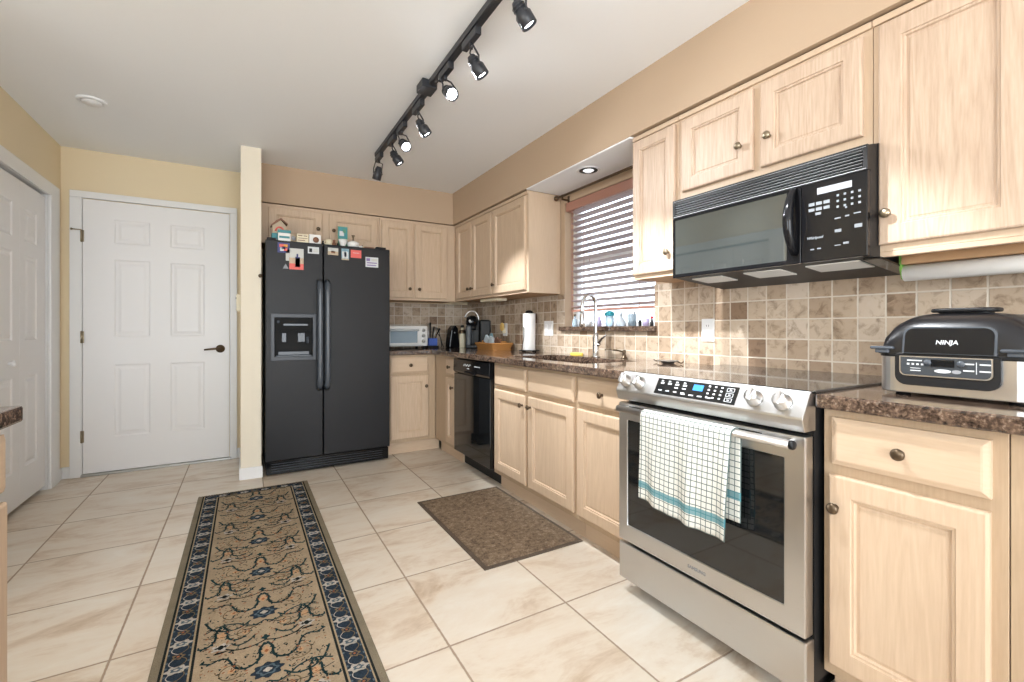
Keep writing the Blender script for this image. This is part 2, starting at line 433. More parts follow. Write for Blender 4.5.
# leaf face built as cells with panel holes, then the moulded panels set in
fin('door_leaf', MB().cells([L0, xs_[0][0], xs_[0][1], xs_[1][0], xs_[1][1], L1], [.022, zs_[2][0], zs_[2][1], zs_[1][0], zs_[1][1], zs_[0][0], zs_[0][1], 2.068],
    {(i, j) for i in (1, 3) for j in (1, 3, 5)}, 4.530, 4.549, axis='y'), 'door_white', d1)
leafp = MB()
P = FY(4.530)
for a0, a1 in xs_:
    for c0, c1 in zs_: leafp.rings(P, a0, a1, c0, c1, [(0, -.018), (0, 0), (.010, -.006), (.024, -.006), (.042, -.001), (.046, -.001)])
fin('door_panel', leafp, 'door_white', d1)
fin('threshold', MB().box(-1.05, -.10, 4.515, 4.55, 0, .018, .003), 'alu', d1)
for hz in (1.79, 1.04, .30):
    b = MB(); b.lathe([(.006, -.045), (.006, .045)], (-1.043, 4.517, hz), (0, 0, 1), 10).box(-1.052, -1.030, 4.521, 4.5225, hz - .043, hz + .043)
    if hz > 1.5: b.box(-1.095, -1.043, 4.508, 4.514, hz + .040, hz + .048).lathe([(.008, 0), (.008, .006)], (-1.095, 4.508, hz + .044), (0, -1, 0), 10)
    fin('hinge', b, 'pewter', d1)
b = MB(); hc = (-.178, 4.530, .935)
b.lathe([(.033, 0), (.033, .006), (.026, .012), (.012, .014), (.011, .045), (0, .046)], hc, (0, -1, 0), 24)
b.tube([(-.178, 4.488, .935), (-.21, 4.484, .937), (-.25, 4.485, .934), (-.288, 4.490, .930)], [.010, .009, .008, .007], 10)
fin('door_handle', b, 'bronze', d1)

# bifold closet door in the left wall
d2 = bpy.data.objects.new('door_2', None); COL.objects.link(d2); d2.location = (-1.175, 3.48, 0); d2['kind'] = 'structure'
b = MB()
b.box(-1.165, -1.147, 4.300, 4.465, 0, 2.105, .004).box(-1.165, -1.147, 2.52, 2.672, 0, 2.105, .004).box(-1.165, -1.1475, 2.66, 4.31, 2.018, 2.105, .004)
fin('door_frame', b, 'white', d2)
lw = 1.606 / 4
for k in range(4):
    y1 = 4.286 - k * (lw + .002); y0 = y1 - lw
    ys = [y0, y0 + .085, y0 + .185, y0 + .225, y1 - .085, y1]
    ys = [y0, y0 + .075, y1 - .135 if k % 2 == 0 else y1 - .10, y1]
    zs = [.035, .25, .81, 1.03, 1.56, 1.645, 1.85, 2.0]
    pz = [(.25, .81), (1.03, 1.56), (1.645, 1.85)]
    lf = fin('door_leaf', MB().cells(ys, zs, {(1, 1), (1, 3), (1, 5)}, -1.210, -1.176, axis='x'), 'door_white', d2)
    b = MB()
    for c0, c1 in pz: b.rings(GX(-1.176), ys[1], ys[2], c0, c1, [(0, -.02), (0, 0), (.010, -.008), (.022, -.008), (.042, -.001), (.046, -.001)])
    fin('door_panel', b, 'door_white', lf)
    if k == 1:
        b = MB().lathe([(0, 0), (.008, 0), (.007, .012), (.016, .018), (.017, .026), (.010, .032), (0, .033)], (-1.176, y1 - .15, .90), (1, 0, 0), 20)
        fin('door_knob', b, 'white', lf)

# kitchen window
w1 = bpy.data.objects.new('window_1', None); COL.objects.link(w1); w1.location = (W + .09, 2.345, 1.10); w1['kind'] = 'structure'
b = MB()
b.cells([1.90, 1.945, 2.745, 2.79], [1.10, 1.145, 1.60, 1.645, 2.01, 2.055], {(1, 1), (1, 3)}, W + .085, W + .13, axis='x')
fin('window_frame', b, 'white', w1)
fin('pane', MB().box(W + .105, W + .109, 1.93, 2.76, 1.13, 2.03), 'glass', w1)
b = MB().box(W - .035, W + .09, 1.885, 2.825, 1.086, 1.118, .004)
fin('window_sill', b, 'granite', w1)

# ================================================================== CABINETS
def carcass(root, x0, x1, y0, y1, z0, z1, under=False):
    b = MB().box(x0, x1, y0, y1, z0, z1, .0015)
    if under:
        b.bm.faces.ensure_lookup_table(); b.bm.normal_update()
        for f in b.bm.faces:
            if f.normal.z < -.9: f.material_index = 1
    return fin('body', b, ['wood_frame_shade' if not under else 'wood', 'wood_under'], root)
XF, XT = 1.495, 1.55
PR = FX(XF); PB = FY(3.93); PU = FX(1.804); PUB = FY(4.199)
def base_r(y0, y1, label, group='base cabinets', hollow=False, XF=1.495, XT=1.55):
    r = thing('base_cabinet', (XF, (y0 + y1) / 2, 0), label, 'cabinet', group)
    if hollow:
        a, c = y0 + .001, y1 - .001
        fin('body', MB().box(XF, XF + .02, a, c, .108, .873, .0015).box(XF + .02, 2.09, a, a + .018, .108, .873).box(XF + .02, 2.09, c - .018, c, .108, .873).box(XF + .02, 2.09, a + .018, c - .018, .108, .126).box(2.08, 2.09, a + .018, c - .018, .126, .873), 'wood_frame_shade', r)
    else: carcass(r, XF, 2.09, y0 + .001, y1 - .001, .108, .873)
    fin('toe_kick', MB().box(XT, 2.09, y0 + .001, y1 - .001, 0, .108), 'wood_h', r)
    return r
r = base_r(3.44, 3.925, 'narrow base cabinet tucked in the corner left of the dishwasher')
cab_drawer(r, PR, 3.455, 3.645, .715, .85); cab_door(r, PR, 3.455, 3.645, .14, .69, (3.485, .615))
r = base_r(1.872, 2.795, 'double door base cabinet under the sink with two plain drawer fronts', hollow=True)
for a, c in ((2.365, 2.765), (1.893, 2.335)): cab_drawer(r, PR, a, c, .715, .85, kn=False)
cab_door(r, PR, 2.365, 2.765, .14, .69, (2.395, .63)); cab_door(r, PR, 1.893, 2.335, .14, .69, (2.305, .63))
r = base_r(1.452, 1.872, 'single door base cabinet directly left of the range')
cab_drawer(r, PR, 1.47, 1.862, .715, .85); cab_door(r, PR, 1.47, 1.862, .14, .69, (1.51, .60))
r = base_r(.313, .688, 'base cabinet directly right of the range, under the indoor grill', XF=1.457, XT=1.52)
PR2 = FX(1.457)
cab_drawer(r, PR2, .339, .661, .717, .849); cab_door(r, PR2, .341, .668, .145, .686, (.648, .597))
r = base_r(-.60, .313, 'base cabinet cut off at the right edge, right of the one under the grill', XF=1.459, XT=1.52)
cab_drawer(r, FX(1.459), -.20, .125, .717, .849); cab_door(r, FX(1.459), -.20, .125, .145, .686, (.1, .597))

r = thing('base_cabinet', (1.27, 3.93, 0), 'base cabinet with one drawer and one door right beside the refrigerator', 'cabinet', 'base cabinets')
carcass(r, 1.055, XF - .001, 3.93, 4.54, .108, .873)
fin('toe_kick', MB().box(1.055, XT - .001, 3.985, 4.5, 0, .108), 'wood_hx', r)
dy = (0, -1, 0)
cab_drawer(r, PB, 1.085, 1.422, .715, .85, dn=dy, wm='wood_hx'); cab_door(r, PB, 1.085, 1.422, .14, .69, (1.397, .592), dn=dy)

def upper(x0, x1, y0, y1, z0, z1, base, label):
    r = thing('wall_cabinet', base, label, 'cabinet', 'wall cabinets')
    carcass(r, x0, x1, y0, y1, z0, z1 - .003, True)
    return r
ZT = 2.125
r = upper(1.804, 2.095, 3.392, 4.198, 1.37, ZT, (1.81, 3.79, 1.37), 'two door wall cabinet in the corner above the coffee maker')
cab_door(r, PU, 3.795, 4.125, 1.392, 2.09, (3.83, 1.468)); cab_door(r, PU, 3.405, 3.782, 1.392, 2.09, (3.757, 1.468))
fin('crown_strip', MB().box(1.793, 1.804, 3.393, 4.19, 2.098, ZT - .003, .002), 'wood_h', r)
fin('under_cabinet_lamp', MB().box(1.86, 1.97, 3.45, 3.75, 1.345, 1.37, .004), 'ivory', r)
r = upper(1.804, 2.095, 2.837, 3.390, 1.37, ZT, (1.81, 3.1, 1.37), 'single door wall cabinet with exposed side panel, left of the window')
cab_door(r, PU, 2.868, 3.378, 1.392, 2.09, (3.345, 1.468))
fin('crown_strip', MB().box(1.793, 1.804, 2.837, 3.39, 2.098, ZT - .003, .002), 'wood_h', r)
r = upper(1.804, 2.095, 1.484, 1.782, 1.362, ZT, (1.81, 1.63, 1.36), 'narrow tall wall cabinet between the window and the microwave')
cab_door(r, PU, 1.502, 1.776, 1.385, 2.092, (1.535, 1.475), km='pewter', wm='wood_oak', fw=.05)
fin('crown_strip', MB().box(1.793, 1.804, 1.484, 1.782, 2.100, ZT - .003, .002), 'wood_h', r)
r = upper(1.804, 2.095, .702, 1.482, 1.715, ZT, (1.81, 1.1, 1.7), 'short two door wall cabinet above the microwave')
cab_door(r, PU, 1.110, 1.460, 1.750, 2.085, (1.162, 1.862), km='pewter', wm='wood_oak'); cab_door(r, PU, .727, 1.077, 1.750, 2.085, (1.040, 1.862), km='pewter', wm='wood_oak')
fin('crown_strip', MB().box(1.793, 1.804, .702, 1.482, 2.100, ZT - .003, .002), 'wood_h', r)
r = upper(1.804, 2.095, -.05, .700, 1.352, ZT, (1.81, .4, 1.36), 'large wall cabinet at the right edge above the indoor grill')
cab_door(r, PU, .340, .681, 1.374, 2.092, (.655, 1.471), km='pewter', wm='wood_oak', fw=.060); cab_door(r, PU, -.03, .325, 1.374, 2.092, (-.0, 1.471), km='pewter', wm='wood_oak', fw=.060)
fin('crown_strip', MB().box(1.793, 1.804, -.05, .70, 2.100, ZT - .003, .002), 'wood_h', r)
fin('light_rail', MB().box(1.804, 1.822, -.05, .70, 1.335, 1.352, .002), 'wood_h', r)

r = upper(.108, 1.058, 4.199, 4.54, 1.80, ZT, (.58, 4.2, 1.8), 'two door wall cabinet above the refrigerator')
cab_door(r, PUB, .163, .570, 1.825, 2.092, (.535, 1.948), dn=dy); cab_door(r, PUB, .625, 1.038, 1.825, 2.092, (.660, 1.948), dn=dy)
r = upper(1.060, 1.802, 4.199, 4.54, 1.37, ZT, (1.4, 4.2, 1.37), 'two door wall cabinet above the toaster oven')
cab_door(r, PUB, 1.075, 1.369, 1.392, 2.092, (1.333, 1.475), dn=dy); cab_door(r, PUB, 1.388, 1.712, 1.392, 2.092, (1.425, 1.475), dn=dy)

# worktops
def round_slab(name, xs, ys, skip, label, base):
    o = fin(name, MB().cells(xs, ys, skip, .874, .914, .007), 'granite')
    return tag(o, label, 'countertop')
sk = {(0, 0), (0, 1), (0, 2), (2, 1)}
xs = [1.055, 1.438, 1.565, 1.955, 2.091]; ys = [1.449, 1.905, 2.70, 3.888, 4.541]
tag(fin('countertop', MB().cells(xs, ys, sk, .874, .914, .006), 'granite'), 'brown speckled granite L-shaped worktop with the sink cut into it', 'countertop')
tag(fin('countertop', MB().box(1.412, 2.091, -.60, .690, .874, .914, .006), 'granite'), 'brown speckled granite worktop right of the range carrying the indoor grill', 'countertop')

# sink
s = thing('sink', (1.76, 2.3, .7), 'undermount sink basin set into the granite worktop below the window', 'sink')
b = MB(); x0, x1, y0, y1 = 1.558, 1.962, 1.898, 2.707
b.rings(lambda u, z, d: (u, z, d), x0 - .01, x1 + .01, y0 - .01, y1 + .01, [(0, .8735), (.012, .8735), (.016, .84), (.03, .70), (.05, .685), (.15, .682)], back=False)
fin('basin', b, 'granite', s)
fin('drain', MB().lathe([(.04, 0), (.045, .003), (.03, .004), (0, .001)], (1.76, 2.3, .682), (0, 0, 1), 24), 'steel', s)

# peninsula on the left
r = thing('base_cabinet', (-.80, .3, 0), 'peninsula base cabinet cut off at the left edge', 'cabinet', 'base cabinets')
carcass(r, -1.08, -.505, -1.2, 1.545, .108, .873); fin('toe_kick', MB().box(-1.08, -.56, -1.2, 1.54, 0, .108), 'wood_h', r)
for k in range(5):
    y1 = 1.542 - k * .53
    cab_door(r, GX(-.505), y1 - .50, y1, .14, .69, (y1 - .46, .60), dn=(1, 0, 0)); cab_drawer(r, GX(-.505), y1 - .50, y1, .715, .85, dn=(1, 0, 0))
tag(fin('countertop', MB().box(-1.35, -.467, -1.22, 1.566, .874, .914, .006), 'granite'), 'brown granite worktop corner of the peninsula at the left edge', 'countertop')

# ================================================================== REFRIGERATOR
fr = thing('refrigerator', (.58, 3.9, 0), 'black side by side refrigerator with ice dispenser and magnets', 'refrigerator')
fin('body', MB().box(.135, 1.042, 3.90, 4.49, .02, 1.755, .006), 'fridge', fr)
b = MB().cells([.130, .175, .472, .526], [.115, .885, 1.19, 1.765], {(1, 1)}, 3.822, 3.895, .006, axis='y')
ld = fin('left_door', b, 'fridge', fr)
fin('right_door', MB().box(.533, 1.050, 3.822, 3.895, .115, 1.765, .007, seg=3), 'fridge', fr)
dp = fin('dispenser', MB().cells([.165, .190, .452, .477], [.862, .892, 1.185, 1.216], {(1, 1)}, 3.812, 3.826, .003, axis='y'), 'dispenser_grey', ld)
b = MB().box(.178, .467, 3.868, 3.874, .888, 1.187).box(.178, .467, 3.826, 3.87, .886, .890)
b.box(.19, .452, 3.83, 3.87, 1.078, 1.088)
b.prism([(3.868, 1.185), (3.832, 1.185), (3.842, 1.09), (3.868, 1.09)], 'x', .19, .452)
fin('dispenser_recess', b, 'cavity_black', ld)
b = MB()
b.box(.25, .42, 3.833, 3.8345, 1.125, 1.140, .001).lathe([(.018, 0), (.018, .004), (.010, .006), (.010, .03), (0, .031)], (.215, 3.86, 1.15), (0, -1, .2), 16)
b.box(.20, .445, 3.826, 3.868, .890, .902, .003).box(.215, .43, 3.845, 3.85, .902, .93, .003)
b.box(.24, .27, 3.845, 3.852, 1.0, 1.07, .002).box(.35, .40, 3.845, 3.852, 1.0, 1.07, .002).lathe([(.010, 0), (.010, .05)], (.42, 3.85, 1.04), (0, 0, -1), 12)
fin('dispenser_paddles', b, 'fridge_handle', ld)
def handle(x, root):
    pts = []; rr = []
    for i in range(25):
        t_ = i / 24; z = .635 + .84 * t_
        e = min(t_, 1 - t_); y = 3.765 + .055 * max(0, 1 - e / .07) ** 2
        pts.append((x, y, z)); rr.append(.0215)
    b = MB().tube(pts, rr, 12)
    fin('handle', b, 'fridge_handle', root)
handle(.500, fr); handle(.555, fr)
b = MB().box(.135, 1.042, 3.838, 3.90, .012, .108, .004)
for k in range(4): b.box(.16, 1.0, 3.833, 3.839, .030 + k * .018, .038 + k * .018, .001)
gb = fin('base_grille', b, 'black', fr)
b = MB()
for k in range(4): b.box(.17, .99, 3.831, 3.834, .032 + k * .018, .036 + k * .018)
fin('louver', b, 'dispenser_grey', gb)
fin('hinge_cover', MB().box(.94, 1.02, 3.83, 3.89, 1.765, 1.782, .004), 'matte_black', fr)
fin('hinge_cover', MB().box(.14, .20, 3.83, 3.89, 1.765, 1.782, .004), 'matte_black', fr)

# ================================================================== RANGE
rg = thing('range', (1.72, 1.067, 0), 'stainless steel slide-in electric range with a checked towel on its handle', 'range')
RY0, RY1 = .694, 1.441
fin('body', MB().box(1.425, 2.08, RY0 + .004, RY1 - .004, .07, .912).box(1.48, 2.0, RY0 + .03, RY1 - .03, .0, .07), 'matte_black', rg)
fin('cooktop', MB().box(1.402, 2.088, RY0, RY1, .910, .922, .003), 'cooktop_glass', rg)
PRG = FX(1.412)
dr = fin('oven_door', MB().cells([RY0, .755, 1.392, RY1], [.218, .287, .722, .792], {(1, 1)}, 1.37, 1.412, .004, axis='x'), 'steel', rg)
fin('oven_window', MB().box(1.374, 1.40, .753, 1.394, .285, .724), 'blackglass', dr)
b = MB()
for k in range(6): b.box(1.3695, 1.371, .82 + k * .095, .82 + k * .095 + .085, .778, .781)
fin('vent_slot', b, 'black', dr)
b = MB().tube([(1.333, .715, .772), (1.333, 1.408, .772)], .0130, 16)
for y in (.735, 1.39): b.box(1.333, 1.372, y - .009, y + .009, .761, .783, .004)
hd = fin('handle', b, 'steel', dr)
fin('handle_cap', MB().lathe([(.0133, 0), (.0133, .008), (.011, .012), (0, .012)], (1.333, .716, .772), (0, -1, 0), 16), 'matte_black', hd)
mt = Matrix(((0, 0, -1, 1.3695), (-1, 0, 0, 1.055), (0, 1, 0, .252), (0, 0, 0, 1)))
tag(fin('logo', MB().text('SAMSUNG', .016, mt, bold=.0004), 'print_grey', dr), 'grey maker lettering at the bottom of the oven door')
fin('storage_drawer', MB().box(1.372, 1.42, RY0, RY1, .055, .206, .005), 'steel', rg)
# slanted control panel
A = (1.354, .842); Bp = (1.400, .920)
cp = fin('control_panel', MB().prism([(1.425, .806), (1.366, .806), (1.360, .822), A, (1.3565, .849), (1.394, .914), Bp, (1.425, .922)], 'y', RY0, RY1, .0015), 'steel', rg)
du = Vector((Bp[0] - A[0], 0, Bp[1] - A[1])).normalized(); nn = Vector((-du.z, 0, du.x))
A3 = Vector((A[0] + .001, 0, A[1] + .003)); O3 = Vector((1.3565, 0, .849)); U3 = (Vector((1.394, 0, .914)) - O3); LU = U3.length; U3.normalize(); N3 = Vector((-U3.z, 0, U3.x))
def onp(y, s_, d): v = O3 + U3 * (s_ * LU) + N3 * d; return Vector((v.x, y, v.z))
def panel_quad(b, y0, y1, s0, s1, d0, d1, mi=0):
    tb = bmesh.new(); vs = [tb.verts.new(onp(y, s_, d)) for y in (y0, y1) for s_ in (s0, s1) for d in (d0, d1)]
    for q in ((0, 1, 3, 2), (4, 6, 7, 5), (0, 4, 5, 1), (2, 3, 7, 6), (0, 2, 6, 4), (1, 5, 7, 3)): tb.faces.new([vs[i] for i in q])
    b._merge(tb, mi)
b = MB(); panel_quad(b, .905, 1.24, .08, .92, -.002, .0015)
disp = fin('display_panel', b, 'blackglass', cp)
b = MB()
random.seed(3)
for k in range(4):
    for j, s_ in enumerate((.80, .66, .5, .28)):
        y = 1.215 - k * .034
        if (k, j) in ((0, 2), (1, 2)): continue
        panel_quad(b, y - .009 + .006 * (j == 0), y + .007, s_ - .03, s_ + .03 * (1 + (j == 1)), .0015, .0022, 0)
for k, y in enumerate((1.11, 1.075, 1.04, 1.005)): panel_quad(b, y - .010, y + .009, .20, .26, .0015, .0022, 0)
for k in range(3):
    for j in range(4):
        y = 1.012 - k * .024 + .0; s_ = .80 - j * .18
        panel_quad(b, y - .004, y + .004, s_ - .035, s_ + .035, .0015, .0022, 0)
for j in range(3):
    s_ = .74 - j * .24
    for (a0, a1, c0, c1) in ((.918, .945, s_ + .07, s_ + .09), (.918, .945, s_ - .09, s_ - .07), (.918, .920, s_ - .09, s_ + .09), (.943, .945, s_ - .09, s_ + .09), (.928, .936, s_ - .02, s_ + .02)):
        panel_quad(b, a0, a1, c0, c1, .0015, .0022, 0)
fin('button_print', b, 'print_white', disp)
b = MB(); panel_quad(b, 1.035, 1.075, .50, .80, .0015, .0025)
fin('clock_display', b, 'display_blue', disp)
for y in (1.398, 1.325, .845, .758):
    b = MB(); c = onp(y, .50, 0)
    b.lathe([(.026, 0), (.026, .006), (.024, .008), (.022, .010), (.021, .030), (.018, .034), (0, .034)], c, N3, 32)
    tb = MB(); 
    mm = Matrix((( N3.x, 0, U3.x, c.x), (0, 1, 0, c.y), (N3.z, 0, U3.z, c.z), (0, 0, 0, 1)))
    b.box(.03, .044, -.0065, .0065, -.021, .021, .003, mtx=mm)
    fin('control_knob', b, 'steel', cp)

# dish towel folded over the oven handle
def towel():
    bm = bmesh.new(); uvl = bm.loops.layers.uv.new('UVMap')
    hx, hz, r = 1.333, .772, .0175
    path = [('f', z) for z in [.432 + (.772 - .432) * i / 26 for i in range(27)]]
    L = []
    for i in range(27): L.append((hx - r - .002, .432 + (hz - .432) * i / 26, 0))
    for i in range(1, 9):
        a = PI - PI * i / 9; L.append((hx + r * math.cos(a), hz + r * math.sin(a), i / 9))
    for i in range(1, 21): L.append((hx + r + .001 - .004 * i / 20, hz - .285 * i / 20, 1))
    N = 44; grid = []; s_ = 0
    for j, (x, z, back) in enumerate(L):
        if j: s_ += math.hypot(x - L[j - 1][0], z - L[j - 1][1])
        row = []
        for i in range(N + 1):
            u = i / N; drop = max(0, (hz - z)) / .35
            y = .885 + .38 * u + -.010 * back
            if back == 0:
                y += (.012 * (1 - u) - .002) * drop
                amp = .010 * min(1, drop * 1.5)
                xx = x - .004 * drop - amp * (1 + math.sin(u * 17 + 1.0 + drop * .6)) * .6 - .004 * math.sin(u * 31 + drop * 2) * drop
                zz = z - .012 * math.sin(u * 3.2) * drop + .022 * (u) * drop
            else:
                xx = min(x, 1.364); zz = z
            row.append((bm.verts.new((xx, y, zz)), (u * .38, s_)))
        grid.append(row)
    for j in range(len(L) - 1):
        for i in range(N):
            q = (grid[j][i], grid[j][i + 1], grid[j + 1][i + 1], grid[j + 1][i])
            f = bm.faces.new([v for v, _ in q]); f.smooth = True
            for lp, (_, uv) in zip(f.loops, q): lp[uvl].uv = uv
    return bm
m = mat('checked_cotton', (.8, .79, .74), .9, spec=.1); t = NT(m)
uv = t.new('ShaderNodeUVMap'); sp = t.new('ShaderNodeSeparateXYZ'); t.link(uv.outputs[0], sp.inputs[0])
def line(src, pitch, wd):
    return t.math('LESS_THAN', t.math('FRACT', t.math('DIVIDE', src, pitch)), wd)
ln = t.math('MAXIMUM', line(sp.outputs[0], .0195, .15), line(sp.outputs[1], .0195, .15))
rgt = t.math('MULTIPLY', t.math('GREATER_THAN', t.math('FRACT', t.math('DIVIDE', sp.outputs[0], .078)), .5), 1.0)
c = t.mix(ln, (.74, .74, .69), (.13, .17, .165))
band = t.math('MAXIMUM', t.math('MULTIPLY', t.math('GREATER_THAN', sp.outputs[1], .045), t.math('LESS_THAN', sp.outputs[1], .072)),
              t.math('MULTIPLY', t.math('GREATER_THAN', sp.outputs[1], .585), t.math('LESS_THAN', sp.outputs[1], .612)))
c = t.mix(t.math('MULTIPLY', band, .8), c, (.06, .24, .29)); t.link(c, t.b.inputs['Base Color'])
t.bump(t.noise(t.pos(), 900, 2), .3, .001); M['towel'] = m
tb = MB(); tb.bm = towel()
tw = solo('dish_towel', tb, 'towel', (1.333, 1.07, .43), 'white dish towel with dark checks and teal bands hanging over the oven handle', 'towel')
sm = tw.modifiers.new('thickness', 'SOLIDIFY'); sm.thickness = .002; sm.offset = 0

# ================================================================== MICROWAVE
mw = thing('microwave', (1.9, 1.06, 1.32), 'black over-the-range microwave mounted above the stove', 'microwave')
MY0, MY1, MX = .694, 1.450, 1.715
MY0 = .682
fin('body', MB().prism([(1.735, 1.335), (2.09, 1.30), (2.09, 1.712), (1.80, 1.712), (1.735, 1.695)], 'y', MY0, MY1, .002), 'matte_black', mw)
g = MB().cells([MY0, MY0 + .012, MY1 - .012, MY1], [1.612, 1.618, 1.680, 1.692], {(1, 1)}, MX, 1.74, axis='x')
g.box(MX - .0008, MX + .001, MY0 + .004, MY1 - .004, 1.6135, 1.6165, mi=1).box(MX - .0008, MX + .001, MY0 + .004, MY1 - .004, 1.684, 1.6855, mi=1)
gr = fin('vent_grille', g, ['matte_black', 'louver_grey'], mw)
b = MB()
for k in range(6): b.box(MX + .003, MX + .018, MY0 + .01, MY1 - .01, 1.6245 + k * .0105, 1.6258 + k * .0105)
fin('louver', b, 'louver_grey', gr)
fin('grille_backing', MB().box(MX + .018, 1.739, MY0 + .01, MY1 - .01, 1.615, 1.685), 'cavity_black', gr)
dd = fin('door', MB().cells([.885, .935, 1.435, MY1], [1.335, 1.352, 1.598, 1.610], {(1, 1)}, MX, 1.736, .002, axis='x'), 'black', mw)
fin('window', MB().box(MX + .001, 1.73, .93, 1.44, 1.348, 1.602), 'mwglass', dd)
pts = [(MX - .002 - .042 * math.sin(PI * i / 20) ** .7, .906, 1.372 + .232 * i / 20) for i in range(21)]
fin('handle', MB().tube(pts, [.011 + .006 * math.sin(PI * i / 20) for i in range(21)], 12), 'black', dd)
cpn = fin('control_panel', MB().box(MX, 1.736, MY0, .883, 1.335, 1.610, .002), 'black', mw)
fin('display', MB().box(MX - .001, MX + .002, .725, .83, 1.566, 1.588), 'print_grey', cpn)
b = MB(); e = MX - .0008
for r_ in range(2):
    for k in range(3): b.box(e, MX + .002, .858 - k * .024 - .019, .858 - k * .024, 1.530 - r_ * .019, 1.541 - r_ * .019)
b.box(e, MX + .002, .818, .836, 1.496, 1.505)
for r_ in range(3):
    for k in range(4): b.box(e, MX + .002, .770 - k * .021 - .007, .770 - k * .021, 1.545 - r_ * .019, 1.552 - r_ * .019)
for (y, z, a, c) in ((.776, 1.47, .018, .004), (.745, 1.472, .012, .005), (.72, 1.476, .02, .004), (.776, 1.425, .02, .010), (.718, 1.43, .022, .012), (.776, 1.38, .018, .003), (.75, 1.382, .016, .007), (.852, 1.376, .012, .004), (.83, 1.377, .012, .004), (.745, 1.50, .006, .006)):
    b.box(e, MX + .002, y - a, y, z, z + c)
fin('button_print', b, 'print_mid', cpn)
mt = Matrix(((0, 0, -1, MX - .0005), (-1, 0, 0, .838), (0, 1, 0, 1.418), (0, 0, 0, 1)))
tag(fin('logo', MB().text('Whirlpool', .0125, mt, bold=.0004, shear=.2), 'print_mid', cpn), 'white maker lettering at the lower left of the control panel')
un = lambda x: 1.335 - (x - 1.735) * .035 / .355
for (y0, y1) in ((.73, .90), (.99, 1.14), (1.24, 1.39)):
    fin('grease_filter', MB().prism([(1.775, un(1.775) - .004), (1.89, un(1.89) - .004), (1.89, un(1.89)), (1.775, un(1.775))], 'y', y0, y1), 'filter', mw)
fin('bottom_vent_lip', MB().prism([(1.76, 1.326), (2.085, 1.292), (2.085, 1.299), (1.76, 1.333)], 'y', MY0 - .018, MY0 + .03), 'black', mw)

# ================================================================== DISHWASHER
dw = thing('dishwasher', (1.48, 3.12, 0), 'glossy black dishwasher between the corner cabinet and the sink cabinet', 'dishwasher')
DY0, DY1 = 2.800, 3.436
fin('body', MB().box(1.50, 2.05, DY0 + .004, DY1 - .004, .11, .868), 'matte_black', dw)
fin('toe_panel', MB().box(1.56, 1.58, DY0 + .004, DY1 - .004, .005, .11), 'matte_black', dw)
fin('door_panel', MB().box(1.466, 1.50, DY0 + .004, DY1 - .004, .125, .748, .003), 'blackglass', dw)
cpd = fin('control_panel', MB().prism([(1.50, .752), (1.470, .752), (1.458, .770), (1.462, .862), (1.50, .866)], 'y', DY0 + .004, DY1 - .004, .002), 'black', dw)
b = MB()
for k in range(6): b.box(1.4585, 1.463, 3.22 - k * .022, 3.235 - k * .022, .815 + .008 * (k % 2), .824 + .008 * (k % 2))
for k in range(5): b.box(1.4585, 1.463, 3.03 - k * .020, 3.042 - k * .020, .818, .825)
b.box(1.4585, 1.463, 3.13, 3.17, .795, .802)
fin('button_print', b, 'print_white', cpd)
fin('door_latch', MB().box(1.448, 1.462, 3.02, 3.20, .755, .778, .006), 'black', cpd)

# ================================================================== FLOOR TEXTILES
def ring_rect(b, x0, x1, y0, y1, wd, z, mi):
    for (a0, a1, c0, c1) in ((x0, x1, y0, y0 + wd), (x0, x1, y1 - wd, y1), (x0, x0 + wd, y0 + wd, y1 - wd), (x1 - wd, x1, y0 + wd, y1 - wd)):
        b.poly([(a0, c0, z), (a1, c0, z), (a1, c1, z), (a0, c1, z)], mi)
def pile(key, col, var=.25):
    m = mat(key, col, .95, spec=.08); t = NT(m)
    n = t.noise(t.pos(), 260, 3, .7); n2 = t.noise(t.pos(), 12, 3)
    f = t.math('ADD', t.math('MULTIPLY', n, .7), t.math('MULTIPLY', n2, .3))
    dk = tuple(c * (1 - var * 1.6) for c in col); lt = tuple(min(1, c * (1 + var)) for c in col)
    t.link(t.ramp(f, [(.3, dk), (.7, lt)]), t.b.inputs['Base Color']); t.bump(n, .6, .003); M[key] = m; return m
pile('rug_field', (.42, .325, .22)); pile('rug_navy', (.03, .045, .065), .5); pile('rug_edge', (.25, .21, .15)); pile('rug_dark', (.018, .022, .022), .3)
pile('rug_cream', (.50, .46, .41)); pile('rug_line', (.40, .31, .20)); pile('rug_rust', (.34, .13, .06)); pile('rug_green', (.02, .05, .055)); pile('rug_peach', (.55, .34, .19)); pile('rug_olive', (.19, .14, .08)); pile('rug_slate', (.10, .14, .17), .3)
RX0, RX1, RYa, RYb = -.262, .388, .75, 3.585
b = MB(); b.box(RX0, RX1, RYa, RYb, 0.0, .008, .003, mi=2)
z = .0083
b.poly([(RX0 + .026, RYa + .02, z), (RX1 - .026, RYa + .02, z), (RX1 - .026, RYb - .012, z), (RX0 + .026, RYb - .012, z)], 3)
z = .0086
b.poly([(RX0 + .034, RYa + .03, z), (RX1 - .034, RYa + .03, z), (RX1 - .034, RYb - .018, z), (RX0 + .034, RYb - .018, z)], 5)
z = .0089
b.poly([(RX0 + .039, RYa + .03, z), (RX1 - .039, RYa + .03, z), (RX1 - .039, RYb - .022, z), (RX0 + .039, RYb - .022, z)], 1)
FXa, FXb, FYa, FYb = RX0 + .118, RX1 - .118, RYa + .1, RYb - .085
ring_rect(b, FXa - .013, FXb + .013, FYa - .013, FYb + .013, .006, .0092, 5)
ring_rect(b, FXa - .007, FXb + .007, FYa - .007, FYb + .007, .008, .0094, 3)
b.poly([(FXa, FYa, .0092), (FXb, FYa, .0092), (FXb, FYb, .0092), (FXa, FYb, .0092)], 0)
